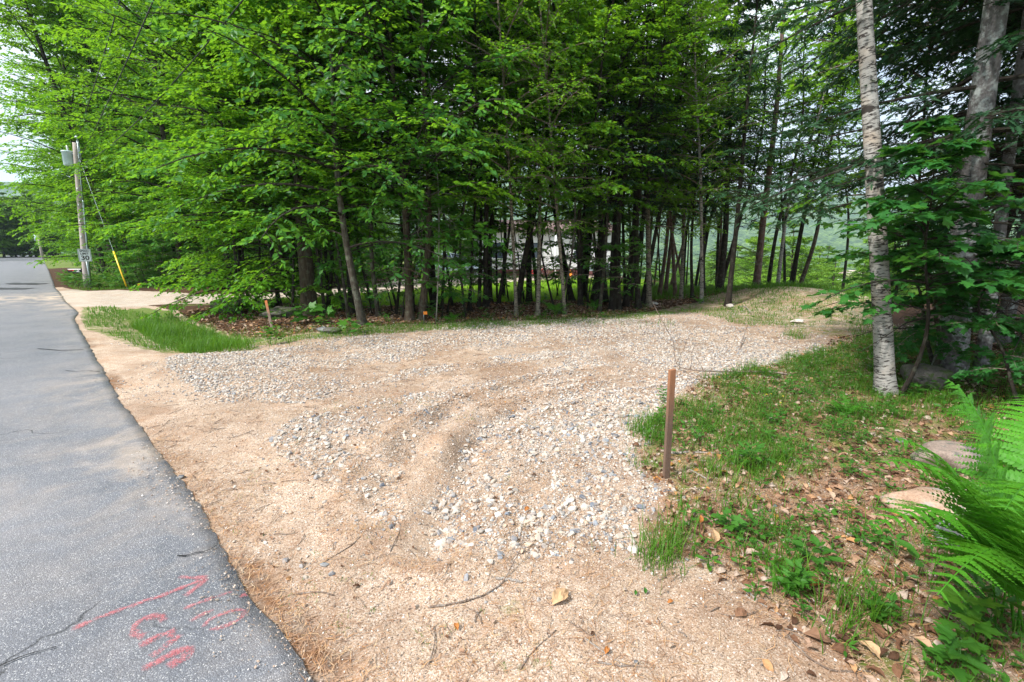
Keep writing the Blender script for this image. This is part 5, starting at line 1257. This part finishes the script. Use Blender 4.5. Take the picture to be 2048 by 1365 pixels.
stick([(1585, 752), (1540, 748, .02), (1480, 750, .03), (1400, 752, .05), (1350, 745, .06), (1345, 715, .25), (1325, 700, .42), (1300, 665, .62)], .014, .003, 'long dead fallen branch with upright wiry twigs on the gravel edge', 'twig',
      side=[(.45, -.15, .1, .35, .005), (.5, .1, .1, .55, .005), (.6, .25, .05, .6, .005), (.38, .2, -.1, .1, .006), (.25, -.2, -.15, .06, .005), (.7, -.3, .1, .25, .004), (.8, -.25, .0, .4, .004)])
# dead bare sapling in the tree row, pale wiry twigs
p = GP(872, 646); b = Buf(); g = np.random.default_rng(4)
C = np.stack([.15 * np.sin(np.linspace(0, 3, 12)), np.zeros(12), np.linspace(0, 5.4, 12)], -1); tubes(b, C, np.linspace(.016, .004, 12), 5)
for k in range(26):
    z = g.uniform(2.0, 5.2); a = g.random() * 6.28; L = g.uniform(.5, 1.3) * (1.1 - z / 8)
    t = np.linspace(0, 1, 7)[:, None]; d = np.array([math.cos(a), math.sin(a) * .7, .5])
    Q = np.array([.15 * math.sin(z / 5.4 * 3), 0, z]) + d * t * L + np.array([0, 0, -.9]) * t ** 2 * L * g.uniform(.2, 1.1) + np.concatenate([[[0, 0, 0]], g.normal(0, .02, (6, 3))])
    tubes(b, Q, .006 * (1 - .75 * t[:, 0]), 4)
    for j in (2, 3, 4, 5):
        e = norm(d + g.normal(0, .9, 3)) * L * .35; tubes(b, np.array([Q[j], Q[j] + e * .5, Q[j] + e + [0, 0, -.05]]), np.array([.003, .0025, .0012]), 3)
r = thing('dead_sapling', 'leafless dead sapling with pale tangled twigs right of the rough maple pair', 'dead tree', p); link('branches', b.mesh('branches', M['twig_pale']), r)
# log lying beyond the side drive
p = GP(300, 571); b = Buf(); tubes(b, [(-1.2, 0, .12), (0, .1, .14), (1.2, .1, .13)], [.14, .15, .13], 12); o = link('fallen_log', b.mesh('fallen_log', M['bark_maple']), None, p); tag(o, 'short fallen log behind the yellow guard beyond the side drive', 'log')

def bigleaf(px, py, s, mat, label, kind='curl2', rz=0, tilt=.2):
    kind = 'curl' if kind == 'beech' else kind; s = s * .85
    p = GP(px, py, .012); b = Buf(); leaves(b, kind, np.array([[0, 0, 0.]]), norm(np.array([[math.cos(rz), math.sin(rz), tilt]])), norm(np.array([[.2, -.25, 1.]])), np.array([s]), np.array([.5]))
    o = link('dry_leaf', b.mesh('dry_leaf', M[mat], False), None, p); tag(o, label, 'dry leaf')
    m = o.modifiers.new('t', 'SOLIDIFY'); m.thickness = .0012
bigleaf(1105, 1210, .12, 'pale_leaf', 'large curled tan oak-like leaf on the sand', rz=.6)
bigleaf(1760, 1325, .10, 'pale_leaf', 'folded yellow-brown leaf at the lower right edge of the bank', 'beech', 2.2, .5)
bigleaf(1620, 1175, .07, 'orange_leaf', 'orange curled leaf below the little feathery fern', rz=.2)
bigleaf(1400, 1050, .06, 'orange_leaf', 'bright orange upright leaf in the grass left on the bank', 'beech', 1.2, 1.4)
bigleaf(1430, 1090, .09, 'pale_leaf', 'pale upright curled leaf below the bright orange one', 'beech', 1.5, 1.6)
bigleaf(1210, 1312, .04, 'orange_leaf', 'small rust-coloured leaf near the dark blue pebble', rz=1)
bigleaf(915, 1265, .045, 'orange_leaf', 'small rust leaf alone on the sand near the bottom', rz=2)
bigleaf(1335, 1210, .035, 'orange_leaf', 'tiny orange leaf near the right edge of the sand', 'beech', .3)
bigleaf(1050, 1025, .05, 'orange_leaf', 'orange leaf between the two gravel bands', rz=.9)
bigleaf(1660, 1290, .12, 'dead_leaf', 'crumpled silvery brown leaf at the lower bank', rz=2.9, tilt=.3)
bigleaf(1290, 1192, .035, 'weed', 'fresh green fallen leaf on the sand, right one of two', 'beech', 1.4, .9)
bigleaf(1270, 1195, .03, 'weed', 'fresh green fallen leaf on the sand, left one of two', 'beech', 1.2, .6)

# ================================================================ stakes, pole, sign, mailbox
def stake(px, py, h, w, d, lean, leand, mat, label, rz=0):
    p = GP(px, py); b = Buf(); n = 10; g = np.random.default_rng(int(px))
    z = np.linspace(-.12, h, n); rows = []
    for k, zz in enumerate(z):
        ww, dd = w / 2 * (1 + g.normal(0, .015)), d / 2 * (1 + g.normal(0, .02)); c = .003
        ring = [(-ww + c, -dd), (ww - c, -dd), (ww, -dd + c), (ww, dd - c), (ww - c, dd), (-ww + c, dd), (-ww, dd - c), (-ww, -dd + c)]
        rows.append([(a, q, zz + (a * .12 if k == n - 1 else 0)) for a, q in ring])
    V = np.array(rows).reshape(-1, 3); i = np.arange(8); j = (i + 1) % 8; k = (np.arange(n - 1) * 8)[:, None]
    q = np.stack([k + i, k + j, k + 8 + j, k + 8 + i], -1).reshape(-1, 4)
    b.add(V, [q, np.array([[(n - 1) * 8 + m for m in range(8)]])], np.clip((V[:, 2] / h) ** 1.0, 0, 1))
    o = link('survey_stake', b.mesh('survey_stake', M[mat], False), None, p); o.rotation_euler = (-leand, lean, rz); return tag(o, label, 'stake')
stake(1332, 956, .83, .048, .028, -.015, 0, 'stake', 'tall weathered brown wooden stake at the edge of the gravel', .25)
stake(545, 662, .66, .05, .02, -.10, 0, 'stake2', 'small leaning stake with an orange-stained top beside the ditch', .3)

pp = GP(176, 577); PX, PY, PZ = pp
pl = thing('utility_pole', 'grey weathered utility pole beside the road carrying a transformer', 'utility pole', pp)
lean = at_depth(151, 286, PY + .0); ph = lean.z - PZ; dxp = lean.x - PX
b = Buf(); tt = np.linspace(0, 1, 14); tubes(b, np.stack([dxp * tt, 0 * tt, -.2 * (tt == 0) + ph * tt], -1), .15 - .045 * tt, 16, rnd=.3); link('shaft', b.mesh('shaft', M['pole']), pl)
b = Buf(); tubes(b, np.stack([dxp * tt[:9] + .145, -.03 + 0 * tt[:9], ph * tt[:9]], -1), np.full(9, .035), 8)
tubes(b, np.stack([dxp * tt[8:] + .12, -.03 + 0 * tt[8:], ph * tt[8:]], -1), np.full(6, .02), 8); link('conduit', b.mesh('conduit', M['galv']), pl)
b = Buf(); box(b, (dxp + .10, 0, ph - .3), (.09, .03, .8)); cyl(b, (dxp + .1, 0, ph + .05), (dxp + .1, 0, ph + .22), .03); cyl(b, (dxp + .1, 0, ph + .2), (dxp + .1, 0, ph + .27), .09, .06); link('insulator', b.mesh('insulator', M['galv']), pl)
b = Buf()
for k in range(6): 
    f = .25 + k * .11; box(b, (dxp * f + .02, -.145 + .03 * f, ph * f), (.03, .012, .1))
link('step_bracket', b.mesh('step_bracket', M['galv']), pl)
# transformer hangs from the pole: own thing
tp = at_depth(137, 317, PY); tr_ = thing('transformer', 'pale grey can-shaped transformer hanging left of the utility pole top', 'transformer', (tp.x, tp.y, tp.z - .32))
b = Buf(); z = [0, .02, .03, .56, .57, .60, .62, .64]; rr = [.16, .19, .2, .2, .22, .22, .2, .02]
tubes(b, [(0, 0, q) for q in z], rr, 20, ref=(1, 0, 0)); link('tank', b.mesh('tank', M['trafo']), tr_)
b = Buf(); z = [.62, .68, .7, .74, .76, .8, .84]; tubes(b, [(.03, 0, q) for q in z], [.035, .03, .05, .03, .05, .028, .04], 10, ref=(1, 0, 0)); link('bushing', b.mesh('bushing', M['white']), tr_)
b = Buf(); bw = (PX + dxp * .9) - tp.x; box(b, (bw / 2 + .08, 0, .5), (abs(bw) - .1, .05, .05)); box(b, (bw / 2 + .08, 0, .14), (abs(bw) - .1, .05, .05)); link('bracket', b.mesh('bracket', M['galv']), tr_)

def text_mesh(s, size, mat, name, parent, loc, rot, extr=.002, sx=1.0):
    cu = bpy.data.curves.new('t', 'FONT'); cu.body = s; cu.size = size; cu.align_x = 'CENTER'; cu.align_y = 'CENTER'; cu.extrude = extr; cu.offset = .0035 * size / .15
    ob = bpy.data.objects.new('t', cu); COL.objects.link(ob)
    dg = bpy.context.evaluated_depsgraph_get(); me = bpy.data.meshes.new_from_object(ob.evaluated_get(dg)); bpy.data.objects.remove(ob)
    me.materials.clear(); me.materials.append(M[mat]); o = link(name, me, parent, loc); o.rotation_euler = rot; o.scale = (sx, 1, 1); return o
# sign faces the camera side (oncoming traffic)
sgc = at_depth(169.5, 511, PY - .25); face = math.atan2(sgc.x, sgc.y)      # bearing from camera
sg = thing('speed_limit_sign', 'white speed limit 30 sign mounted low on the utility pole', 'road sign', (sgc.x, sgc.y, sgc.z), rot=(0, 0, -face * .9))
SW, SH = .44, .565
def rrect(b, w, h, r, y, th, hole=None):
    pts = []
    for cx, cz, a0 in ((w / 2 - r, h / 2 - r, 0), (-w / 2 + r, h / 2 - r, 90), (-w / 2 + r, -h / 2 + r, 180), (w / 2 - r, -h / 2 + r, 270)):
        for k in range(6): a = R(a0 + k * 18); pts.append((cx + r * math.cos(a), cz + r * math.sin(a)))
    n = len(pts)
    if hole is None:
        V = [(x, y, z) for x, z in pts] + [(x, y + th, z) for x, z in pts]; i = np.arange(n); j = (i + 1) % n
        b.add(V, [np.stack([i, i + n, j + n, j], -1), np.array([list(range(n))]), np.array([list(range(2 * n - 1, n - 1, -1))])])
    else:
        q = []; w2, h2, r2 = w - 2 * hole, h - 2 * hole, max(.005, r - hole)
        for cx, cz, a0 in ((w2 / 2 - r2, h2 / 2 - r2, 0), (-w2 / 2 + r2, h2 / 2 - r2, 90), (-w2 / 2 + r2, -h2 / 2 + r2, 180), (w2 / 2 - r2, -h2 / 2 + r2, 270)):
            for k in range(6): a = R(a0 + k * 18); q.append((cx + r2 * math.cos(a), cz + r2 * math.sin(a)))
        V = [(x, y, z) for x, z in pts] + [(x, y, z) for x, z in q]; i = np.arange(n); j = (i + 1) % n
        b.add(V, [np.stack([i, j, j + n, i + n], -1)])
b = Buf(); rrect(b, SW, SH, .035, 0, .004); link('panel', b.mesh('panel', M['sign_white'], False), sg)
b = Buf(); rrect(b, SW - .03, SH - .03, .025, -.002, .001, hole=.012); link('border', b.mesh('border', M['black'], False), sg)
text_mesh('SPEED', .125, 'black', 'lettering', sg, (0, -.004, .185), (R(90), 0, 0), sx=.92)
text_mesh('LIMIT', .125, 'black', 'lettering', sg, (0, -.004, .065), (R(90), 0, 0), sx=.95)
text_mesh('30', .27, 'black', 'numerals', sg, (0, -.004, -.125), (R(90), 0, 0), sx=1.05)
b = Buf(); box(b, (.02, .06, -.75), (.05, .05, 1.5)); box(b, (.0, .05, .15), (.3, .03, .03)); link('post', b.mesh('post', M['galv']), sg)
# second brown post behind carrying the mailbox
mp = at_depth(181, 578, PY + .5); mpz = tz(mp.x, mp.y)
ps = thing('mailbox_post', 'brown wooden post behind the utility pole holding the mailbox arm', 'post', (mp.x, mp.y, mpz))
b = Buf(); box(b, (0, 0, .62), (.10, .10, 1.3), bev=.006); link('upright', b.mesh('upright', M['plank'], False), ps)
b = Buf(); mb = at_depth(155, 547, PY + .5); box(b, ((mb.x - mp.x) / 2, -.06, mb.z - mpz + .0), (abs(mb.x - mp.x) + .3, .05, .06)); link('arm', b.mesh('arm', M['plank'], False), ps)
b = Buf(); box(b, (.03, -.06, 1.0), (.07, .02, .07)); link('label_plate', b.mesh('label_plate', M['sign_white'], False), ps)
mbx = thing('mailbox', 'black arched mailbox with a red flag and white house number left of the pole', 'mailbox', (mb.x, mb.y - .06, mb.z + .03), rot=(0, 0, R(6)))
b = Buf(); prof = [(-.09, 0), (-.09, .11)] + [(.09 * math.cos(R(a)), .11 + .09 * math.sin(R(a))) for a in range(165, 0, -15)] + [(.09, .11), (.09, 0)]
n = len(prof); V = [(-.27, y, z) for y, z in prof] + [(.27, y, z) for y, z in prof]; i = np.arange(n); j = (i + 1) % n
b.add(V, [np.stack([i, j, j + n, i + n], -1), np.array([list(range(n))[::-1]]), np.array([list(range(n, 2 * n))])]); link('body', b.mesh('body', M['black'], False), mbx)
b = Buf(); V = [(-.285, y * 1.06, z * 1.04) for y, z in prof] + [(-.272, y * 1.06, z * 1.04) for y, z in prof]; b.add(V, [np.stack([i, j, j + n, i + n], -1), np.array([list(range(n))[::-1]])]); dr_ = link('door', b.mesh('door', M['black'], False), mbx)
b = Buf(); box(b, (-.12, -.1, .125), (.24, .008, .022)); box(b, (-.03, -.1, .11), (.06, .009, .055)); link('flag', b.mesh('flag', M['red'], False), mbx)
text_mesh('440', .11, 'white', 'house_number', mbx, (.13, -.094, .07), (R(90), 0, 0))
# guy wire with yellow guard
g0 = GP(255, 579); pt = Vector((PX + dxp * .96, PY, PZ + ph * .95)); gy = thing('guy_wire', 'steel guy wire with a yellow guard tube slanting from the pole to the ground', 'guy wire', g0)
d = pt - g0; b = Buf(); tubes(b, np.array([(d * k)[:] for k in np.linspace(0, 1, 5)]), np.full(5, .008), 5); link('cable', b.mesh('cable', M['galv']), gy)
b = Buf(); k0, k1 = .02, .27; tubes(b, np.array([(d * k)[:] for k in np.linspace(k0, k1, 3)]), np.full(3, .032), 10); link('guard', b.mesh('guard', M['yellow']), gy)
v = at_depth(264, 580, PY + .6); tree('slim_a', v.x, v.y, .045, 'bark_grey', 'thin bare grey sapling slanting beside the yellow guy-wire guard', 'sapling', 'sapling', None, -.30, 0, sc_=.8)
# far pole
fp = road_pt(108, float(EDGE_O[-1]) + 1.6); fz = tz(fp[0], fp[1]); dist = fp[1]
ft = at_depth(75, 470, fp[1]); fb = at_depth(87, 520, fp[1])
o2 = thing('utility_pole', 'distant slanting utility pole at the crest of the road', 'utility pole', (fb.x, fb.y, fb.z - 1))
b = Buf(); tubes(b, [(0, 0, 0), (ft.x - fb.x, 0, ft.z - fb.z + 1)], [.2, .16], 10, rnd=.3); link('shaft', b.mesh('shaft', M['pole']), o2)
b = Buf(); cyl(b, (ft.x - fb.x - .3, 0, ft.z - fb.z + .0), (ft.x - fb.x - .3, 0, ft.z - fb.z + 1.0), .3); link('cutout_box', b.mesh('cutout_box', M['trafo']), o2)
# overhead wires
def wire(p0, p1, sag, label, r=.012, n=30):
    t = np.linspace(0, 1, n)[:, None]; p0 = np.array(p0); p1 = np.array(p1); C = p0 * (1 - t) + p1 * t; C[:, 2] -= (4 * sag * t * (1 - t))[:, 0]
    b = Buf(); tubes(b, C - p0, np.full(n, r), 5); tag(link('overhead_wire', b.mesh('overhead_wire', M['wire']), None, p0), label, 'wire')
top = np.array([PX + dxp, PY, PZ + ph])
Bp = road_pt(-14, float(EDGE_O[0]) + 1.5)
wire(top + [.05, 0, .1], (Bp[0], Bp[1], 9.0), .5, 'uppermost overhead wire running from the pole top over the camera')
wire(top + [.0, 0, -.7], (Bp[0] + .4, Bp[1], 8.1), .6, 'second overhead wire running just below the uppermost one')
q1 = at_depth(441, 0, 9.0); wire(top + [.1, 0, -.9], tuple(q1 + (q1 - Vector(top + [.1, 0, -.9])) * .35), .5, 'service wire crossing in front of the leaves towards the upper centre')
wire(top + [-.05, 0, -.05], (top[0] - 7, top[1] + 10, top[2] - 1.2), .8, 'upper wire leaving the pole to the left')
wire(top + [-.3, 0, -1.3], (top[0] - 7, top[1] + 6, top[2] - 2.2), .5, 'lower wire leaving the transformer to the left')
# little red marker flags
for k, (px, py) in enumerate([(278, 583), (395, 581), (848, 649)]):
    p = GP(px, py); r = thing('marker_flag', ['small red marker flag in the grass beyond the drive, near the yellow guard', 'small red marker flag in the grass beyond the drive, farther from the pole', 'tiny orange marker in the weeds at the foot of the rough maples'][k], 'marker flag', p)
    b = Buf(); tubes(b, [(0, 0, 0), (0, 0, .3)], [.004, .004], 5); link('wire_stem', b.mesh('wire_stem', M['galv']), r)
    b = Buf(); box(b, (.04, 0, .26), (.085, .004, .07), rz=.3); link('flag', b.mesh('flag', M['red'] if k < 2 else M['orange'], False), r)

# ================================================================ house, car, bicycle beyond the lawn
HY = 29.0; hl = at_depth(957, 540, HY); hr_ = at_depth(1225, 540, HY + 1.5)
hz = -.25; L = (hr_ - hl).xy.length; ang = math.atan2(hr_.y - hl.y, hr_.x - hl.x)
hs = thing('mobile_home', 'white sided single-storey house with dark red skirting beyond the lawn', 'house', (hl.x, hl.y, hz), rot=(0, 0, ang))
W = 4.2; SK = .72; H1 = 3.05
def sidmat():
    m, nt, out = newmat('white_siding'); t = NT(nt); co = t.coord(); z = t.n('ShaderNodeSeparateXYZ', {0: co}).outputs[2]
    fr = t.math('FRACT', t.math('DIVIDE', z, .13)); c = t.mix(t.ramp(fr, [(0, 1), (.1, 0)]), (.74, .74, .73), (.38, .38, .38)); c = t.mix(t.math('MULTIPLY', t.noise(1.5, co, 5), .3), c, (.55, .54, .5))
    t.bsdf(out, c, .6, t.bump(fr, .6, .015), .3); return m
M['siding'] = sidmat(); M['skirt'] = flat('red_brown_skirting', (.13, .055, .05), .8, .2, var=.3, scale=6); M['roof'] = flat('brown_shingles', (.16, .11, .10), .9, .2, var=.4, scale=9)
M['glass'] = flat('window_glass', (.05, .07, .09), .1, .6)
b = Buf(); box(b, (L / 2, W / 2, (SK + H1) / 2), (L, W, H1 - SK)); wl = link('wall', b.mesh('wall', M['siding'], False), hs)
b = Buf(); box(b, (L / 2, W / 2, SK / 2 - .2), (L - .06, W - .06, SK + .4 - .004)); link('skirting', b.mesh('skirting', M['skirt'], False), hs)
b = Buf(); x0, x1, y0, y1 = -.3, L + .3, -.35, W + .35
V = [(x0, y0, H1 + .01), (x1, y0, H1 + .01), (x1, y1, H1 + .01), (x0, y1, H1 + .01), (x0, W / 2, H1 + .85), (x1, W / 2, H1 + .85), (x0, y0, H1 + .12), (x1, y0, H1 + .12), (x1, y1, H1 + .12), (x0, y1, H1 + .12)]
b.add(V, [np.array([(0, 1, 7, 6), (6, 7, 5, 4), (2, 3, 9, 8), (8, 9, 4, 5), (3, 2, 1, 0)]), np.array([(0, 6, 4, 9, 3), (1, 2, 8, 5, 7)])]); link('roof', b.mesh('roof', M['roof'], False), hs)
for wx in (1.3, 3.6, 6.6):
    b = Buf(); fx = .95; fz_ = 1.9
    for cx, cz, w_, h_ in ((wx, fz_ + .52, fx, .07), (wx, fz_ - .52, fx, .07), (wx - fx / 2 + .035, fz_, .07, .97), (wx + fx / 2 - .035, fz_, .07, .97), (wx, fz_, fx - .14, .04)): box(b, (cx, -.025, cz), (w_, .06, h_))
    wn = link('window', b.mesh('window', M['white'], False), hs)
    b = Buf(); box(b, (wx, -.012, fz_), (fx - .14, .02, .96)); link('pane', b.mesh('pane', M['glass'], False), wn)
b = Buf(); box(b, (5.1, -.03, 1.72), (.9, .05, 2.0)); dd = link('door', b.mesh('door', M['white'], False), hs)
b = Buf(); cyl(b, (4.75, -.1, 1.65), (4.75, -.05, 1.65), .03); link('handle', b.mesh('handle', M['galv']), dd)
b = Buf()
for k in range(3): box(b, (5.1, -.25 - .28 * (2 - k), .12 + .2 * k - .0), (1.2, .3, .2 - .004))
link('door_steps', b.mesh('door_steps', M['plank'], False), hs)
# second small building edge and porch post to the right
v = at_depth(1110, 555, 27.0)
b = Buf(); cyl(b, (0, 0, -.3), (0, 0, 2.6), .05); tag(link('porch_post', b.mesh('porch_post', M['white']), None, (v.x, v.y, 0)), 'thin white porch post before the house wall', 'post')
# car
def make_car(loc, rz, label):
    r = thing('parked_car', label, 'car', loc, rot=(0, 0, rz)); paint = flat('silver_blue_paint', (.42, .50, .54), .3, .6, .35, .04)
    st = [(-2.15, .42, .62, .70), (-2.1, .30, .80, .80), (-1.7, .24, .92, .86), (-1.15, .22, .98, .88), (-.5, .2, 1.0, .89), (.4, .2, 1.0, .89), (1.0, .22, .96, .88), (1.6, .24, .88, .86), (2.0, .3, .76, .8), (2.12, .4, .62, .7)]
    b = Buf(); rows = []
    for x, zb, zt, hw in st:
        rows.append([(x, -hw * .92, zb), (x, -hw, zb + .12), (x, -hw, zb + (zt - zb) * .6), (x, -hw * .93, zt - .05), (x, -hw * .8, zt), (x, hw * .8, zt), (x, hw * .93, zt - .05), (x, hw, zb + (zt - zb) * .6), (x, hw, zb + .12), (x, hw * .92, zb)])
    n = 10; V = np.array(rows).reshape(-1, 3); i = np.arange(n); j = (i + 1) % n; k = (np.arange(len(st) - 1) * n)[:, None]
    b.add(V, [np.stack([k + i, k + j, k + n + j, k + n + i], -1).reshape(-1, 4), np.array([list(range(n)), list(range((len(st) - 1) * n, len(st) * n))[::-1]])]); link('body', b.mesh('body', paint), r)
    cab = [(-1.75, .92, .93, .76), (-1.1, .95, 1.38, .66), (-.3, .98, 1.46, .64), (.35, .98, 1.40, .65), (1.1, .95, .97, .74)]
    b = Buf(); rows = [[(x, -w, z0), (x, -w * .92, z1 - .04), (x, -w * .8, z1), (x, w * .8, z1), (x, w * .92, z1 - .04), (x, w, z0)] for x, z0, z1, w in cab]
    V = np.array(rows).reshape(-1, 3); n = 6; i = np.arange(n - 1); k = (np.arange(4) * n)[:, None]; b.add(V, np.stack([k + i, k + i + 1, k + n + i + 1, k + n + i], -1).reshape(-1, 4)); link('cabin_glass', b.mesh('cabin_glass', M['glass']), r)
    b = Buf(); V = [(-1.08, -.56, 1.395), (.33, -.56, 1.415), (.33, .56, 1.415), (-1.08, .56, 1.395), (-.3, -.56, 1.475), (-.3, .56, 1.475)]; b.add(V, [np.array([(0, 4, 5, 3), (4, 1, 2, 5)])]); 
    for sx in (-1, 1):
        tubes(b, [(-1.72, sx * .75, .95), (-1.1, sx * .62, 1.37), (-.3, sx * .60, 1.46), (.35, sx * .6, 1.40), (1.08, sx * .73, .97)], [.03] * 5, 6); tubes(b, [(-.3, sx * .63, 1.43), (-.25, sx * .85, .98)], [.03, .035], 6)
    link('roof_panel', b.mesh('roof_panel', paint), r)
    for x in (-1.35, 1.32):
        for sy in (-1, 1):
            b = Buf(); tubes(b, [(x, sy * (.74 + q), .32) for q in (-.1, -.08, .08, .1)], [.27, .32, .32, .28], 20, ref=(0, 0, 1)); w = link('wheel', b.mesh('wheel', M['rubber']), r)
            b = Buf(); tubes(b, [(x, sy * .842, .32), (x, sy * .852, .32)], [.2, .15], 14, ref=(0, 0, 1)); link('rim', b.mesh('rim', M['galv']), w)
    for sy in (-1, 1):
        b = Buf(); box(b, (2.07, sy * .55, .64), (.12, .3, .13), bev=.02); link('headlight', b.mesh('headlight', M['white'], False), r)
        b = Buf(); box(b, (-2.11, sy * .58, .68), (.10, .24, .14), bev=.02); link('tail_light', b.mesh('tail_light', M['red'], False), r)
cp_ = at_depth(900, 556, 27.2); make_car((cp_.x, cp_.y, tz(cp_.x, cp_.y)), R(38), 'silver-blue car parked on the side drive left of the house')
def make_bike(loc, rz, label):
    r = thing('bicycle', label, 'bicycle', loc, rot=(0, 0, rz))
    for x in (-.5, .5):
        b = Buf(); a = np.linspace(0, 2 * math.pi, 25); tubes(b, np.stack([x + .32 * np.cos(a), 0 * a, .33 + .32 * np.sin(a)], -1), np.full(25, .018), 6, ref=(0, 1, 0)); w = link('wheel', b.mesh('wheel', M['rubber']), r)
        b = Buf()
        for k in range(8): q = k * math.pi / 4; cyl(b, (x, 0, .33), (x + .31 * math.cos(q), 0, .33 + .31 * math.sin(q)), .003, ns=3)
        link('spokes', b.mesh('spokes', M['galv']), w)
    b = Buf()
    for p0, p1 in (((-.5, 0, .33), (-.12, 0, .3)), ((-.12, 0, .3), (-.25, 0, .78)), ((-.22, 0, .7), (.33, 0, .74)), ((-.12, 0, .3), (.36, 0, .66)), ((-.5, 0, .33), (-.22, 0, .7)), ((.5, 0, .33), (.33, 0, .8))): cyl(b, p0, p1, .02, ns=8)
    link('frame', b.mesh('frame', M['red']), r)
    b = Buf(); cyl(b, (-.25, 0, .75), (-.27, 0, .85), .012); box(b, (-.28, 0, .87), (.26, .13, .05), bev=.015); link('saddle', b.mesh('saddle', M['rubber'], False), r)
    b = Buf(); cyl(b, (.33, 0, .8), (.30, 0, .95), .014); tubes(b, [(.38, -.28, .96), (.3, -.1, .96), (.3, .1, .96), (.38, .28, .96)], [.013] * 4, 7); link('handlebar', b.mesh('handlebar', M['black']), r)
bp = at_depth(1077, 552, 28.2); make_bike((bp.x, bp.y, tz(bp.x, bp.y)), R(12), 'red bicycle standing against the dark red house skirting')
# orange cone-like marker and far white utility trailer to the right of the house
v = at_depth(1141, 546, 27.5); b = Buf(); tubes(b, [(0, 0, 0), (0, 0, .02), (0, 0, .03), (0, 0, .5)], [.19, .19, .13, .03], 14, ref=(1, 0, 0)); tag(link('traffic_cone', b.mesh('traffic_cone', M['orange']), None, (v.x, v.y, tz(v.x, v.y))), 'small orange cone glimpsed between dark stems before the house', 'cone')
v = at_depth(1203, 556, 28.0); r = thing('utility_trailer', 'low pale utility trailer at the right end of the house', 'trailer', (v.x, v.y, tz(v.x, v.y)), rot=(0, 0, .2))
b = Buf(); box(b, (0, 0, .5), (2.2, 1.2, .08)); [box(b, (0, s * .58, .68), (2.2, .04, .28)) for s in (-1, 1)]; box(b, (-1.08, 0, .68), (.04, 1.1, .28)); link('bed', b.mesh('bed', M['galv'], False), r)
for s in (-1, 1):
    b = Buf(); tubes(b, [(0, s * .7 - .08, .3), (0, s * .7 + .08, .3)], [.28, .28], 18, ref=(0, 0, 1)); link('wheel', b.mesh('wheel', M['rubber']), r)
b = Buf(); cyl(b, (1.1, 0, .45), (1.9, 0, .4), .04); link('tow_bar', b.mesh('tow_bar', M['galv']), r)
# pale roof far off in the valley
v = at_depth(1706, 553, 260); r = thing('farmhouse', 'tiny pale-roofed house far away among the valley trees', 'house', (v.x, v.y, v.z - 6), rot=(0, 0, .4))
b = Buf(); box(b, (0, 0, 3), (16, 9, 6)); link('wall', b.mesh('wall', M['white'], False), r)
b = Buf(); b.add([(-9, -5.5, 6), (9, -5.5, 6), (9, 5.5, 6), (-9, 5.5, 6), (-9, 0, 9.5), (9, 0, 9.5)], [np.array([(0, 1, 5, 4), (2, 3, 4, 5), (3, 2, 1, 0)]), np.array([(0, 4, 3), (1, 2, 5)])]); link('roof', b.mesh('roof', flat('pink_roof', (.5, .38, .34)), False), r)

# ================================================================ haze, sky, sun, camera
def haze():
    b = Buf(); box(b, (0, 1000, 140), (9600, 9600, 860)); m = bpy.data.materials.new('haze_air'); m.use_nodes = True; nt = m.node_tree; nt.nodes.clear()
    out = nt.nodes.new('ShaderNodeOutputMaterial'); p = nt.nodes.new('ShaderNodeVolumePrincipled'); p.inputs['Color'].default_value = (.66, .84, 1, 1); p.inputs['Density'].default_value = HAZE; p.inputs['Anisotropy'].default_value = .2
    nt.links.new(p.outputs[0], out.inputs['Volume']); tag(link('haze', b.mesh('haze', m, False)), kind='stuff')
HAZE = .00026
haze()
w = bpy.data.worlds.new('World'); sc.world = w; w.use_nodes = True; nt = w.node_tree; nt.nodes.clear(); t = NT(nt)
SUN_EL, SUN_AZ = R(48), R(236)     # azimuth clockwise from +Y: behind the camera, a little to the left
sky = t.n('ShaderNodeTexSky', sky_type='NISHITA', sun_disc=False, sun_elevation=SUN_EL, sun_rotation=SUN_AZ)
cv = t.n('ShaderNodeTexCoord').outputs['Generated']
cl = t.ramp(t.noise(2.2, t.map(cv, (1, 1, 2.2)), 7, .6, .4), [(.36, .35), (.56, .97)])
c = t.mix(cl, sky.outputs[0], (8.6, 9.0, 9.4))
bg = t.n('ShaderNodeBackground', {'Color': c, 'Strength': .105}); out = nt.nodes.new('ShaderNodeOutputWorld'); nt.links.new(bg.outputs[0], out.inputs['Surface'])
sl = bpy.data.lights.new('sun', 'SUN'); sl.energy = 4.6; sl.angle = R(6); sl.color = (1, .965, .92); so = link('sun', sl)
sd = Vector((math.sin(SUN_AZ) * math.cos(SUN_EL), math.cos(SUN_AZ) * math.cos(SUN_EL), math.sin(SUN_EL))); so.rotation_euler = sd.to_track_quat('Z', 'Y').to_euler()
cd = bpy.data.cameras.new('camera'); cd.sensor_width = 36; cd.lens = 36 * F / 2048; cd.clip_start = .05; cd.clip_end = 12000
co_ = link('camera', cd, None, (0, 0, CAMH)); co_.rotation_euler = (R(90) - PITCH, 0, 0); sc.camera = co_
sc.view_settings.view_transform = 'Standard'; sc.view_settings.look = 'None'; sc.view_settings.exposure = 0.9; sc.view_settings.gamma = 1
sc.render.engine = 'CYCLES'; sc.cycles.max_bounces = 7; sc.cycles.diffuse_bounces = 4; sc.cycles.transmission_bounces = 4; sc.cycles.transparent_max_bounces = 8; sc.cycles.volume_bounces = 0
sc.cycles.use_denoising = True; sc.cycles.sample_clamp_indirect = 6
sc.cycles.use_adaptive_sampling = True; sc.cycles.adaptive_threshold = .015
